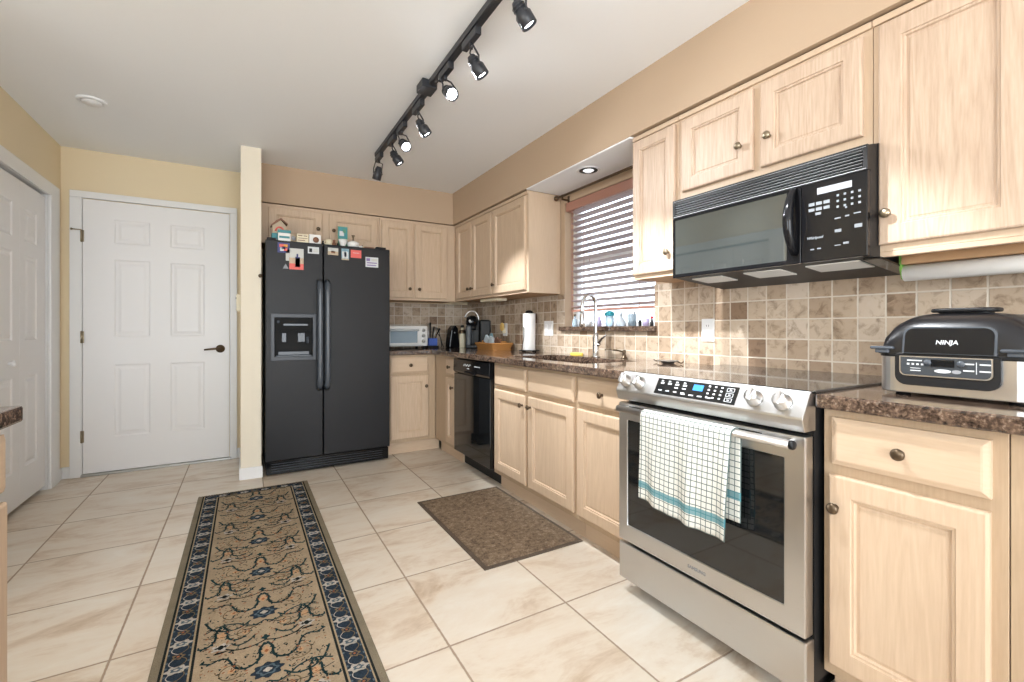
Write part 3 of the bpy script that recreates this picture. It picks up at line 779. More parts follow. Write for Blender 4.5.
def blob(cx, cy, rx, ry, lobes, z, mi, amp=.25, n=24, ph=0):
    ps = []
    for i in range(n):
        a = 2 * PI * i / n; k = 1 + amp * math.cos(lobes * a + ph); ps.append((cx + rx * k * math.cos(a), cy + ry * k * math.sin(a), z))
    if all(FXa - .12 < p[0] < FXb + .12 and RYa < p[1] < RYb for p in ps): b.poly(ps, mi)
zz_ = .0095
# border flowers
yy = RYa + .07; k = 0
while yy < RYb - .04:
    for cx in ((RX0 + FXa + .026) / 2, (RX1 + FXb - .026) / 2):
        s_ = 1 if cx < 0.06 else -1
        if k % 2 == 0:
            blob(cx, yy, .030, .019, 6, zz_, 4, .16, 30); blob(cx, yy, .016, .010, 5, zz_ + .0003, 10, .2, 20); blob(cx, yy, .007, .005, 4, zz_ + .0005, 4, .2, 12)
        else:
            blob(cx - .002 * s_, yy, .017, .015, 5, zz_, 9, .25, 20); blob(cx - .002 * s_, yy, .010, .009, 4, zz_ + .0003, 1, .1, 12); blob(cx - .002 * s_, yy, .005, .005, 4, zz_ + .0005, 6, .1, 10)
        for m_ in (1, -1): b.ribbon([(cx + m_ * (.024 * math.sin(q / 10 * PI)), yy + .010 + .060 * q / 10) for q in range(11)], .0028, zz_, 9 if m_ > 0 else 4)
        for q in range(4): blob(cx + (.030 if q % 2 else -.030), yy + .02 + .014 * q, .004, .005, 3, zz_, 10, .2, 8)
    yy += .0700; k += 1
xx = FXa + .02; k = 0
while xx < FXb:
    for cy in (RYb - .052, RYa + .06): blob(xx, cy, .022, .016, 5, zz_, 4 if k % 2 == 0 else 9, .2, 24); blob(xx, cy, .010, .008, 4, zz_ + .0003, 10, .2, 12)
    xx += .06; k += 1
CX = (RX0 + RX1) / 2
PERIOD = .343
def smooth(pts, n=6):
    out = []
    for i in range(len(pts) - 1):
        p0, p1, p2, p3 = pts[max(i - 1, 0)], pts[i], pts[i + 1], pts[min(i + 2, len(pts) - 1)]
        for k in range(n):
            t_ = k / n
            out.append(tuple(.5 * (2 * p1[a] + (p2[a] - p0[a]) * t_ + (2 * p0[a] - 5 * p1[a] + 4 * p2[a] - p3[a]) * t_ ** 2 + (3 * p1[a] - p0[a] - 3 * p2[a] + p3[a]) * t_ ** 3) for a in (0, 1)))
    return out + [pts[-1]]
def vine(pts, wd=.006, mi=7, cx0=0.0, sides=(1, -1), curl=True):
    P_ = smooth(pts) if curl else pts
    for s_ in sides:
        run = []
        for x, y in P_ + [(9, 9)]:
            q = (CX + s_ * x, y)
            if FXa + .003 < q[0] < FXb - .003 and FYa + .003 < q[1] < FYb - .003: run.append(q)
            else:
                if len(run) > 2: b.ribbon(run, wd, zz_, mi)
                run = []
def spiral(cx, cy, r0, r1, a0, a1, n=22): return [(cx + (r0 + (r1 - r0) * i / n) * math.cos(a0 + (a1 - a0) * i / n), cy + (r0 + (r1 - r0) * i / n) * math.sin(a0 + (a1 - a0) * i / n)) for i in range(n + 1)]
def leafy(pts, wd, mi):
    vine(pts, wd, mi)
    S_ = smooth(pts)
    for i in range(2, len(S_) - 1, 4):
        dx, dy = S_[i + 1][0] - S_[i][0], S_[i + 1][1] - S_[i][1]; l = math.hypot(dx, dy) or 1; sg = 1 if (i // 4) % 2 else -1
        ex, ey = S_[i][0] + (dx - sg * dy) / l * .009, S_[i][1] + (dy + sg * dx) / l * .009
        vine([S_[i], ((S_[i][0] + ex) / 2, (S_[i][1] + ey) / 2), (ex, ey)], wd * .7, mi, curl=False)
rnd = random.Random(11)
half = [(.003, .105), (.010, .092), (.020, .070), (.019, .046), (.024, .020), (.042, .002), (.064, -.002), (.084, .010), (.098, .034)]
y0 = 1.655 - 3 * PERIOD
while y0 < RYb + .2:
    for (rx, ry, lb, mi, dz) in ((.050, .040, 8, 5, 0), (.044, .035, 8, 1, .0002), (.030, .023, 6, 10, .0004), (.022, .017, 6, 1, .0005), (.012, .010, 4, 4, .0007)):
        blob(CX, y0, rx, ry, lb, zz_ + dz, mi, .14, 40)
    # bells on the axis, and half a repeat further on at both sides
    leafy([(x, y0 + .045 + y) for x, y in half], .0085, 7)
    leafy([(.098, y0 + .079), (.112, y0 + .115), (.135, y0 + .128), (.16, y0 + .12), (.19, y0 + .135)], .007, 7)
    leafy([(.0, y0 + .29), (.03, y0 + .275), (.06, y0 + .29), (.09, y0 + .315), (.14, y0 + .325), (.19, y0 + .30)], .0065, 7)
    vine([(0, y0 + .165), (.04, y0 + .150), (.09, y0 + .155), (.13, y0 + .185)], .006, 3)
    for m_ in (1, -1): leafy([(.135 + m_ * x * .9, y0 + .045 + PERIOD / 2 + y) for x, y in half[:8]], .008, 7)
    leafy([(.045, y0 - .030), (.080, y0 - .060), (.125, y0 - .058), (.165, y0 - .025), (.190, y0 + .03)], .0075, 7)
    leafy([(.030, y0 + .215), (.055, y0 + .185), (.085, y0 + .180), (.105, y0 + .20)], .007, 7)
    vine(spiral(.100, y0 + .050, .044, .016, -2.4, 4.6), .0042, 9, curl=False)
    vine(spiral(.062, y0 + .245, .036, .012, 3.0, -3.6), .0042, 9, curl=False)
    vine([(0, y0 - .055), (.05, y0 - .085), (.11, y0 - .095), (.19, y0 - .07)], .003, 3)
    for s_ in (1, -1):
        blob(CX + s_ * .135, y0 + .045 + PERIOD / 2 + .045, .014, .018, 5, zz_, 8, .25, 20)
        blob(CX + s_ * .135, y0 + PERIOD / 2 + .022, .026, .018, 5, zz_ + .0001, 4, .28, 24); blob(CX + s_ * .135, y0 + PERIOD / 2 + .022, .016, .010, 4, zz_ + .0004, 3, .3, 16); blob(CX + s_ * .135, y0 + PERIOD / 2 - .008, .022, .005, 3, zz_ + .0004, 3, .1, 12)
        blob(CX + s_ * .100, y0 + .050, .012, .011, 5, zz_, 8, .25, 15); blob(CX + s_ * .100, y0 + .050, .005, .005, 5, zz_ + .0003, 6, .2, 10)
        blob(CX + s_ * .062, y0 + .245, .010, .010, 4, zz_, 8, .2, 12); blob(CX + s_ * .062, y0 + .245, .004, .004, 4, zz_ + .0003, 3, .2, 8)
    blob(CX, y0 + .105, .013, .020, 4, zz_, 8, .25, 18); blob(CX, y0 + .100, .006, .008, 4, zz_ + .0003, 6, .2, 12); blob(CX, y0 + .180, .012, .014, 4, zz_, 7, .3, 14)
    for _ in range(210):
        px, py = rnd.uniform(.012, .187), rnd.uniform(0, PERIOD); a = rnd.uniform(0, PI); l = rnd.uniform(.0035, .0085); mi = rnd.choice((7, 3, 6, 3, 7, 3, 9, 9, 6, 7))
        for s_ in (1, -1):
            cx, cy = CX + s_ * px, y0 + py
            if FYa + .01 < cy < FYb - .01 and (abs(cx - CX) > .05 or .05 < py < PERIOD - .05):
                ca, sa = math.cos(a) * l * s_, math.sin(a) * l
                b.poly([(cx - ca, cy - sa, zz_ + .0001), (cx + sa * .4 * s_, cy - ca * .4 * s_, zz_ + .0001), (cx + ca, cy + sa, zz_ + .0001), (cx - sa * .4 * s_, cy + ca * .4 * s_, zz_ + .0001)], mi)
    y0 += PERIOD
for f in b.bm.faces:
    f.normal_update()
    if f.normal.z < -.5 and f.calc_center_median().z > .0081: f.normal_flip()
rug = thing('runner_rug', ((RX0 + RX1) / 2, 2.17, 0), 'long patterned runner rug with navy flower border on the tiles', 'rug')
fin('rug_body', b, ['rug_field', 'rug_navy', 'rug_edge', 'rug_dark', 'rug_cream', 'rug_line', 'rug_rust', 'rug_green', 'rug_peach', 'rug_olive', 'rug_slate'], rug)
b = MB()
for k in range(90):
    x = RX0 + .004 + (RX1 - RX0 - .008) * k / 89; l = .016 + .008 * rnd.random(); dx = rnd.uniform(-.004, .004)
    b.tube([(x, RYb - .004, .006), (x + dx * .5, RYb + l * .5, .004), (x + dx, RYb + l, .002)], [.0022, .002, .001], 5)
tag(fin('fringe', b, 'rug_edge', rug), None, None, None, 'stuff')
# sink mat
m = mat('ribbed_mat', (.2, .15, .11), .95, spec=.08); t = NT(m)
n = t.noise(t.pos(), 110, 3, .7); n2 = t.noise(t.pos((1, 1, 1)), 45, 3, .6)
t.link(t.ramp(t.math('MULTIPLY_ADD', n2, .5, t.math('MULTIPLY', n, .5)), [(.36, (.10, .07, .05)), (.52, (.23, .165, .11)), (.66, (.36, .28, .21))]), t.b.inputs['Base Color']); t.bump(n, .8, .004); M['mat_pile'] = m
pile('mat_edge', (.13, .10, .075))
mt_ = thing('floor_mat', (1.22, 2.3, 0), 'plain brown rectangular mat lying before the sink cabinet', 'mat')
fin('mat_border', MB().cells([.940, .962, 1.488, 1.510], [1.850, 1.872, 2.768, 2.790], {(1, 1)}, 0, .006, .002), 'mat_edge', mt_)
fin('mat_pile', MB().box(.9615, 1.4885, 1.8715, 2.7685, 0, .009, .002).cells([.985, 1.0, 1.45, 1.465], [1.90, 1.915, 2.725, 2.74], {(1, 1)}, .008, .0105), 'mat_pile', mt_)

# ================================================================== TRACK LIGHTING
TX = .868
tr = thing('track_light_rail', (TX, 2.3, 2.44), 'long black track rail fixed to the ceiling', 'light track')
fin('rail', MB().box(TX - .018, TX + .018, .55, 3.50, 2.410, 2.4395, .002).box(TX - .006, TX + .006, .56, 3.49, 2.4085, 2.4105), 'track_black', tr)
fin('feed_box', MB().box(TX - .055, TX + .03, 2.33, 2.43, 2.395, 2.4395, .005), 'track_black', tr)
fin('end_cap', MB().box(TX - .019, TX + .019, 3.50, 3.515, 2.408, 2.4395, .003), 'track_black', tr)
heads = [  # y of the adapter, lamp aim direction, label detail
    (3.455, (-.12, .38, -.9), 'black track spotlight at the far end of the rail pointing away'),
    (3.10, (.56, -.13, -.82), 'blue-lit track spotlight second from the far end of the rail'),
    (2.88, (.10, -.78, -.62), 'glaring track spotlight third from the far end, shining at the viewer'),
    (2.56, (.56, -.13, -.82), 'track spotlight fourth from the far end, angled to the window wall'),
    (2.14, (.08, -.80, -.60), 'most glaring track spotlight beside the feed box of the rail'),
    (1.84, (.56, -.13, -.82), 'track spotlight hanging clear just before the feed box, aimed right'),
    (1.45, (.56, -.13, -.82), 'nearest track spotlight at the top edge of the photo'),
    (1.02, (.56, -.13, -.82), 'unseen track spotlight added on the rail stretch just outside the top edge of the photo')]  # unseen head, added to light the backsplash near the range
for k, (hy, aim, lab) in enumerate(heads):
    aim = Vector(aim).normalized()
    h = thing('track_spotlight', (TX, hy, 2.41), lab, 'spotlight', 'spotlights on the ceiling track')
    fin('adapter', MB().box(TX - .014, TX + .014, hy - .075, hy + .075, 2.370, 2.4075, .004), 'track_black', h)
    piv = Vector((TX + aim.x * .045, hy + aim.y * .045, 2.272))
    side = aim.cross(Vector((0, 0, 1))).normalized()
    b = MB(); b.tube([(TX, hy, 2.372), (TX, hy, 2.345)], .008, 10)
    for s_ in (1, -1):
        b.tube([Vector((TX, hy, 2.350)), Vector((TX, hy, 2.346)) + side * s_ * .030, piv + side * s_ * .034 + Vector((0, 0, .03)), piv + side * s_ * .034], .0042, 8)
    b.lathe([(.006, -.038), (.006, .038)], piv, side, 10)
    fin('yoke', b, 'track_black', h)
    b = MB(); b.lathe([(0, -.050), (.016, -.050), (.022, -.036), (.024, -.01), (.032, .002), (.032, .046), (.0295, .048), (.027, .034), (.020, .02), (0, .02)], piv, aim, 24)
    b.lathe([(.026, -.033), (.026, -.029)], piv, aim, 24).lathe([(.027, -.022), (.027, -.018)], piv, aim, 24)
    hs = fin('lamp_housing', b, 'track_black', h)
    fin('lamp_lens', MB().lathe([(0, .034), (.0265, .034), (.020, .039), (0, .041)], piv, aim, 20), 'lens' if k else 'alu', hs)
    if k:
        d = bpy.data.lights.new('spot_lamp', 'SPOT'); d.energy = 125 if abs(aim.y) < .5 else 34; d.spot_size = math.radians(50 if abs(aim.y) < .5 else 125); d.spot_blend = .6; d.shadow_soft_size = .025; d.color = (.93, .965, 1.0)
        o = bpy.data.objects.new('spot_lamp', d); COL.objects.link(o); o.location = piv + aim * .056; o.rotation_euler = aim.to_track_quat('-Z', 'Y').to_euler()

dl = thing('recessed_downlight', (1.905, 2.28, 2.122), 'recessed downlight in the white soffit above the sink window', 'ceiling light')
fin('trim_ring', MB().lathe([(.058, 0), (.075, 0), (.077, -.003), (.072, -.006), (.060, -.005), (.058, 0)], (1.905, 2.28, 2.122), (0, 0, 1), 32, cap=False), 'white', dl)
fin('baffle', MB().lathe([(.036, -.0035), (.0605, -.0035), (.0605, -.0045), (.036, -.0050), (.036, -.0035)], (1.905, 2.28, 2.122), (0, 0, 1), 32, cap=False), 'matte_black', dl)
fin('lamp', MB().lathe([(0, -.014), (.022, -.012), (.036, -.004), (.036, 0), (0, 0)], (1.905, 2.28, 2.122), (0, 0, 1), 24), 'lens_soft', dl)
sd = thing('smoke_detector', (-.775, 3.555, 2.44), 'small round white fitting on the ceiling near the closet', 'ceiling fitting')
fin('base_ring', MB().lathe([(.072, 0), (.070, -.008), (.055, -.012), (.052, -.006), (0, -.006)], (-.775, 3.555, 2.44), (0, 0, 1), 32), 'ceiling', sd)
fin('cover', MB().lathe([(.05, -.006), (.046, -.018), (.02, -.022), (0, -.022)], (-.775, 3.555, 2.44), (0, 0, 1), 32), 'white', sd)

# ================================================================== WINDOW DRESSING
bl = thing('window_blind', (W + .04, 2.33, 1.23), 'reddish wooden slat blind lowered over the sink window', 'blind')
fin('valance', MB().box(W - .005, W + .008, 1.905, 2.770, 1.985, 2.050, .004).box(W + .008, W + .07, 2.755, 2.770, 1.985, 2.05, .003), 'blind', bl)
fin('head_rail', MB().box(W + .012, W + .065, 1.91, 2.75, 2.005, 2.05), 'blind', bl)
b = MB(); n = 17
for k in range(n):
    z = 1.262 + k * (1.975 - 1.262) / (n - 1)
    b.box(-.0245, .0245, 1.912, 2.735, -.0014, .0014, mtx=Matrix.Translation((W + .040, 0, z)) @ Matrix.Rotation(math.radians(15), 4, 'Y'))
fin('slats', b, 'blind_slat_lit', bl)
fin('bottom_rail', MB().box(W + .015, W + .065, 1.912, 2.735, 1.228, 1.243, .003), 'blind', bl)
for y in (2.04, 2.58):
    b = MB()
    for x in (W + .014, W + .066): b.tube([(x, y, 1.24), (x, y, 2.0)], .0016, 6)
    fin('ladder_cord', b, 'blind', bl)
b = MB(); b.tube([(W + .004, 2.70, 1.14), (W + .004, 2.70, 2.0)], .0022, 6).tube([(W + .004, 2.715, 1.2), (W + .004, 2.715, 2.0)], .0022, 6)
b.lathe([(.003, 0), (.007, .01), (.006, .035), (0, .04)], (W + .004, 2.70, 1.12), (0, 0, 1), 10)
fin('pull_cord', b, 'blind', bl)
rd = thing('curtain_rod', (W - .06, 2.4, 2.09), 'dark bronze curtain rod above the blind', 'curtain rod')
fin('rod', MB().tube([(W - .06, 1.80, 2.09), (W - .06, 2.80, 2.09)], .009, 12), 'bronze', rd)
fin('finial', MB().lathe([(.009, 0), (.012, .004), (.019, .014), (.019, .026), (.010, .036), (0, .038)], (W - .06, 2.795, 2.09), (0, 1, 0), 18), 'bronze', rd)
for y in (2.74,): fin('bracket', MB().box(W - .066, W - .054, y - .006, y + .006, 2.060, 2.10, .002).box(W - .06, W, y - .006, y + .006, 2.060, 2.072, .002).box(W - .004, W, y - .012, y + .012, 2.04, 2.10, .002), 'bronze', rd)

# ================================================================== SINK FITTINGS
fc = thing('faucet', (2.01, 2.33, .914), 'chrome gooseneck pull-down kitchen faucet behind the sink', 'faucet')
b = MB().lathe([(.030, 0), (.030, .006), (.024, .012), (.021, .05), (.021, .13), (.016, .15), (.014, .16)], (2.01, 2.33, .914), (0, 0, 1), 24)
fin('base', b, 'chrome', fc)
pts = [(2.01, 2.33, 1.05 + .03 * i) for i in range(7)]
for i in range(1, 13):
    a = PI * i / 12; pts.append((2.01 - .057 + .057 * math.cos(a), 2.33, 1.25 + .075 * math.sin(a)))
pts += [(1.896, 2.33, 1.22), (1.894, 2.33, 1.20)]
fin('spout', MB().tube(pts, .0115, 14), 'chrome', fc)
fin('spray_head', MB().lathe([(.012, 0), (.015, .01), (.017, .06), (.019, .085), (.015, .09), (0, .09)], (1.894, 2.33, 1.205), (0, 0, -1), 20), 'chrome', fc)
fin('lever', MB().tube([(2.01, 2.31, 1.01), (2.005, 2.288, 1.015), (1.99, 2.25, 1.035), (1.98, 2.20, 1.06)][::-1], [.006, .008, .012, .014], 12).tube([(2.01, 2.33, .99), (2.01, 2.295, 1.005)], .015, 14), 'chrome', fc)
sd_ = thing('soap_dispenser', (2.06, 2.12, .914), 'dark bronze soap pump at the right of the faucet', 'soap dispenser')
fin('collar', MB().lathe([(.021, 0), (.021, .004), (.014, .012), (.010, .03), (.012, .034), (.012, .05), (.006, .054), (0, .054)], (2.06, 2.12, .914), (0, 0, 1), 20), 'bronze', sd_)
fin('spout', MB().tube([(2.06, 2.12, .955), (2.03, 2.155, .966), (1.99, 2.20, .972), (1.982, 2.21, .966)], [.006, .0055, .005, .004], 10), 'bronze', sd_)
solo('sponge', MB().prism([(2.00 + .03 * math.cos(a) * (1 if abs(math.cos(a)) > .1 else 1), 2.52 + .062 * math.sin(a)) for a in [2 * PI * i / 20 for i in range(20)]], 'z', .914, .934, .005), 'yellow', (2.0, 2.52, .914), 'yellow sponge on the worktop behind the sink', 'sponge')
b = MB(); b.lathe([(0, 0), (.028, 0), (.032, .004), (.055, .014), (.058, .016), (.05, .013), (.028, .007), (0, .006)], (1.975, 1.70, .914), (0, 0, 1), 28)
sr = thing('spoon_rest', (1.975, 1.70, .914), 'small shallow dark-footed dish on the worktop left of the range', 'dish')
fin('dish', b, 'alu', sr)
fin('rim_handle', MB().tube([(1.975, 1.64, .928), (1.975, 1.615, .920), (1.975, 1.60, .929)], .004, 8), 'bronze', sr)
fin('rim_handle', MB().tube([(1.975, 1.76, .928), (1.975, 1.785, .922), (1.975, 1.80, .929)], .004, 8), 'bronze', sr)

# bottles and jars on the window sill
def sill(name, y, prof, mats, label, cat, x=2.095, z=1.118, extra=None):
    s_ = thing(name, (x, y, z), label, cat, 'small things on the window sill')
    fin('vessel', MB().lathe(prof, (x, y, z), (0, 0, 1), 20), mats, s_)
    if extra: extra(s_, x, y, z)
    return s_
simple('pale_glass', (.55, .68, .78), .1, trans=.6)
simple('teal_glass', (.05, .35, .42), .1, trans=.5)
simple('frosted', (.7, .75, .8), .3, trans=.5)
simple('lilac', (.42, .36, .55), .3)
simple('red', (.5, .05, .06), .5)
def cork(s_, x, y, z): fin('stopper', MB().lathe([(.008, .075), (.010, .09), (0, .091)], (x, y, z), (0, 0, 1), 12), 'bronze', s_)
sill('glass_bottle', 2.66, [(0, 0), (.020, 0), (.022, .01), (.018, .045), (.008, .058), (.008, .078), (0, .078)], 'pale_glass', 'leftmost small clear bottle on the window sill', 'bottle', extra=cork)
sill('glass_cup', 2.585, [(0, 0), (.022, 0), (.025, .05), (.023, .05), (.020, .005), (0, .005)], 'frosted', 'low frosted cup on the sill left of the faucet spout', 'cup')
sill('candle_jar', 2.50, [(0, 0), (.024, 0), (.026, .035), (.022, .04), (0, .04)], 'print_white', 'short pale jar on the sill behind the faucet', 'jar')
sill('glass_bottle', 2.395, [(0, 0), (.016, 0), (.018, .03), (.010, .05), (.008, .07), (0, .07)], 'lilac', 'small mauve bottle on the sill right behind the faucet', 'bottle')
def lid(s_, x, y, z): fin('lid', MB().lathe([(0, .104), (.012, .102), (.030, .092), (.034, .078), (.033, .07), (0, .07)], (x, y, z), (0, 0, 1), 20), 'teal_glass', s_)
sill('glass_jar', 2.29, [(0, 0), (.024, 0), (.028, .02), (.030, .05), (.026, .072), (0, .072)], 'pale_glass', 'glass jar with a domed teal lid on the window sill', 'jar', extra=lid)
def decan(s_, x, y, z): fin('stopper', MB().lathe([(.006, .07), (.011, .08), (.009, .095), (0, .098)], (x, y, z), (0, 0, 1), 12), 'frosted', s_)
sill('decanter', 2.185, [(0, 0), (.030, 0), (.032, .02), (.026, .04), (.012, .055), (.010, .072), (0, .072)], 'frosted', 'squat clear decanter on the sill between two jars', 'bottle', extra=decan)
def sticks(s_, x, y, z):
    for k in range(5):
        a = k * 1.3; fin('stick', MB().tube([(x + .008 * math.cos(a), y + .008 * math.sin(a), z + .01), (x + .018 * math.cos(a), y + .020 * math.sin(a), z + .092)], .0028, 6), 'lilac' if k % 2 else 'print_grey', s_)
sill('glass_tumbler', 2.085, [(0, 0), (.024, 0), (.027, .075), (.025, .075), (.022, .006), (0, .006)], 'pale_glass', 'clear tumbler holding sticks on the window sill', 'glass', extra=sticks)
sill('dark_vial', 2.020, [(0, 0), (.009, 0), (.010, .03), (.005, .038), (0, .04)], 'matte_black', 'tiny dark vial on the sill right of the tumbler', 'bottle')
sill('lilac_cup', 1.972, [(0, 0), (.018, 0), (.021, .045), (.019, .045), (.016, .005), (0, .005)], 'lilac', 'small lilac cup on the window sill', 'cup')
def fig(s_, x, y, z): fin('head', MB().lathe([(0, .04), (.009, .046), (.010, .054), (0, .062)], (x, y, z), (0, 0, 1), 12), 'red', s_)
sill('figurine', 1.925, [(0, 0), (.012, 0), (.010, .02), (.006, .04), (0, .045)], 'matte_black', 'small dark figurine at the right end of the window sill', 'figurine', extra=fig)

# ================================================================== OUTLETS AND SWITCHES
def outlet(y, z, wd, ht, label, toggles=0, plug=False, cat='outlet'):
    o = thing('wall_outlet' if not toggles else 'light_switch', (W - .009, y, z), label, cat)
    fin('plate', MB().box(W - .016, W - .009, y - wd / 2, y + wd / 2, z - ht / 2, z + ht / 2, .002), 'white', o)
    if toggles:
        for k in range(toggles): fin('rocker', MB().box(W - .021, W - .015, y - .045 + k * .058, y - .015 + k * .058, z - .033, z + .033, .002), 'door_white', o)
    else:
        for s_ in (1, -1):
            r_ = fin('socket', MB().box(W - .0175, W - .0155, y - .016, y + .016, z + s_ * .022 - .013, z + s_ * .022 + .013, .001), 'door_white', o)
            fin('slot', MB().box(W - .018, W - .0172, y - .008, y - .006, z + s_ * .022 - .004, z + s_ * .022 + .006).box(W - .018, W - .0172, y + .005, y + .007, z + s_ * .022 - .004, z + s_ * .022 + .006), 'matte_black', r_)
    return o
outlet(1.537, 1.094, .074, .118, 'white duplex outlet in the backsplash left above the range')
outlet(2.985, 1.105, .118, .118, 'white double rocker switch in the backsplash left of the window', toggles=2, cat='switch')
outlet(3.69, 1.095, .074, .118, 'white outlet in the backsplash behind the basket')
n_ = thing('night_light', (W - .02, 3.72, 1.11), 'gold plug-in night light in the outlet behind the basket', 'night light')
fin('shade', MB().prism([(3.69 + .030 * math.cos(2 * PI * i / 20), 1.12 + .038 * math.sin(2 * PI * i / 20)) for i in range(20)], 'x', W - .055, W - .035, .006), 'gold', n_)
fin('plug', MB().box(W - .04, W - .016, 3.675, 3.705, 1.06, 1.11, .003), 'ivory', n_)
sw = thing('light_switch', (-.028, 4.02, 1.20), 'ivory wall control box on the door side of the partition', 'switch')
fin('housing', MB().box(-.056, -.028, 3.98, 4.06, 1.235, 1.36, .004), 'ivory', sw)
fin('toggle', MB().box(-.060, -.055, 4.005, 4.02, 1.325, 1.34, .002), 'bronze', sw)
hk = thing('wall_hook', (.105, 3.845, 1.49), 'dark round hook knob on the partition corner by the refrigerator', 'hook')
fin('knob', MB().lathe([(0, 0), (.010, 0), (.006, .006), (.006, .02), (.014, .028), (.014, .034), (0, .04)], (.098, 3.862, 1.492), (0, -1, 0), 18), 'bronze', hk)

# ================================================================== COUNTER APPLIANCES
CT = .914
to = thing('toaster_oven', (1.36, 4.35, CT), 'white toaster oven on the back worktop beside the refrigerator', 'toaster oven')
fin('body', MB().box(1.13, 1.535, 4.235, 4.50, .934, 1.132, .014, seg=3), 'toaster_white', to)
for x in (1.16, 1.50):
    for y in (4.26, 4.47): fin('foot', MB().lathe([(.014, 0), (.012, .022)], (x, y, CT), (0, 0, 1), 12), 'matte_black', to)
fin('door', MB().cells([1.145, 1.163, 1.425, 1.44], [.950, .968, 1.098, 1.112], {(1, 1)}, 4.222, 4.236, .002, axis='y'), 'toaster_white', to)
fin('door_glass', MB().box(1.16, 1.428, 4.228, 4.232, .965, 1.10), 'grey_glass' if 'grey_glass' in M else 'pale_glass', to)
b = MB()
for k in range(8): b.tube([(1.17 + k * .035, 4.232, 1.02), (1.17 + k * .035, 4.236, 1.02)], .002, 6)
fin('handle', MB().tube([(1.155, 4.20, 1.088), (1.43, 4.20, 1.088)], .009, 10).box(1.16, 1.17, 4.20, 4.225, 1.082, 1.094).box(1.415, 1.425, 4.20, 4.225, 1.082, 1.094), 'print_white', to)
for k in range(3): fin('dial', MB().lathe([(.017, 0), (.015, .014), (0, .015)], (1.488, 4.235, 1.088 - k * .052), (0, -1, 0), 18), 'steel', to)
uh = thing('utensil_holder', (1.60, 4.33, CT), 'dark blue based utensil block standing right of the toaster oven', 'utensil holder')
fin('base', MB().box(1.555, 1.665, 4.28, 4.39, CT, CT + .02, .004), 'matte_black', uh)
fin('holder', MB().box(1.56, 1.655, 4.29, 4.38, CT + .02, CT + .095, .006), 'blue', uh)
for k, (x, z, m_, a) in enumerate(((1.572, .24, 'steel', 0), (1.592, .25, 'matte_black', .0), (1.612, .21, 'matte_black', .12), (1.628, .20, 'steel', .16), (1.645, .19, 'matte_black', .3))):
    fin('utensil', MB().tube([(x, 4.33, CT + .08), (x + a * .05, 4.33, CT + .13), (x + a * .16, 4.325, CT + z)], [.004, .006, .010], 8), m_, uh)
cd = solo('power_cord', MB().tube([(1.66, 4.31, CT + .15), (1.69, 4.30, CT + .10), (1.705, 4.29, CT + .03), (1.715, 4.28, CT + .006), (1.722, 4.30, CT + .005)], .0035, 8).tube([(1.655, 4.31, CT + .19), (1.675, 4.30, CT + .16), (1.69, 4.29, CT + .06), (1.70, 4.29, CT + .004)], .0035, 8), 'matte_black', (1.66, 4.31, CT), 'black power cord drooping beside the utensil block', 'cord')
sp_ = thing('coffee_grinder', (1.80, 4.25, CT), 'tall tapered black appliance left of the coffee maker', 'coffee grinder')
fin('body', MB().prism([(1.742, CT), (1.858, CT), (1.856, CT + .03), (1.838, CT + .19), (1.815, CT + .222), (1.795, CT + .222), (1.765, CT + .18), (1.745, CT + .05)], 'y', 4.20, 4.31, .010, seg=3), 'black', sp_)
fin('button', MB().lathe([(.008, 0), (.007, .004), (0, .004)], (1.80, 4.20, CT + .15), (0, -1, 0), 12), 'print_grey', sp_)
sy = thing('syrup_bottle', (1.895, 4.23, CT), 'tan bottle with dark cap between black appliance and coffee maker', 'bottle')
fin('bottle', MB().lathe([(0, 0), (.034, 0), (.036, .01), (.036, .12), (.030, .15), (.014, .175), (.014, .20), (0, .20)], (1.895, 4.23, CT), (0, 0, 1), 20), 'peach' if 'peach' in M else 'ivory', sy)
fin('label_band', MB().lathe([(.0365, .14), (.0365, .165), (.030, .178), (.03, .14), (.0365, .14)], (1.895, 4.23, CT), (0, 0, 1), 20, cap=False), 'bronze', sy)
fin('cap', MB().lathe([(.017, .20), (.017, .225), (0, .228)], (1.895, 4.23, CT), (0, 0, 1), 16), 'matte_black', sy)
# coffee maker, turned towards the room
km = thing('coffee_maker', (1.955, 4.08, CT), 'black single-serve coffee maker with silver handle arc in the corner', 'coffee maker')
simple('kmaker_grey', (.045, .052, .06), .3)
def rotz(a): return Matrix.Translation((1.955, 4.08, CT)) @ Matrix.Rotation(a, 4, 'Z')
R_ = rotz(math.radians(-28))
fin('base', MB().box(-.075, .06, -.12, .13, 0, .035, .008, mtx=R_), 'matte_black', km)
fin('column', MB().box(-.07, .055, -.01, .12, .03, .30, .014, mtx=R_, seg=3), 'matte_black', km)
fin('front_column', MB().box(-.075, -.02, -.115, .0, .0, .225, .016, mtx=R_, seg=3), 'kmaker_grey', km)
fin('water_tank', MB().box(.058, .165, -.04, .10, .01, .275, .014, mtx=R_, seg=3), 'matte_black', km)
fin('brew_head', MB().lathe([(0, 0), (.045, 0), (.056, .015), (.058, .05), (.050, .085), (.028, .10), (0, .104)], R_ @ Vector((-.02, -.055, .215)), (0, 0, 1), 28), 'black', km)
fin('drip_spout', MB().lathe([(.040, 0), (.032, -.04), (0, -.045)], R_ @ Vector((-.01, -.075, .218)), (0, 0, 1), 20), 'matte_black', km)
fin('handle_arc', MB().tube([R_ @ Vector((-.02 + .068 * math.cos(a), -.062, .275 + .085 * math.sin(a))) for a in [PI * (.92 - .95 * i / 16) for i in range(17)]], .007, 10), 'steel', km)
fin('badge', MB().lathe([(.018, 0), (.014, .006), (0, .008)], R_ @ Vector((-.032, -.108, .262)), (-.1, -1, .3), 16), 'print_white', km)

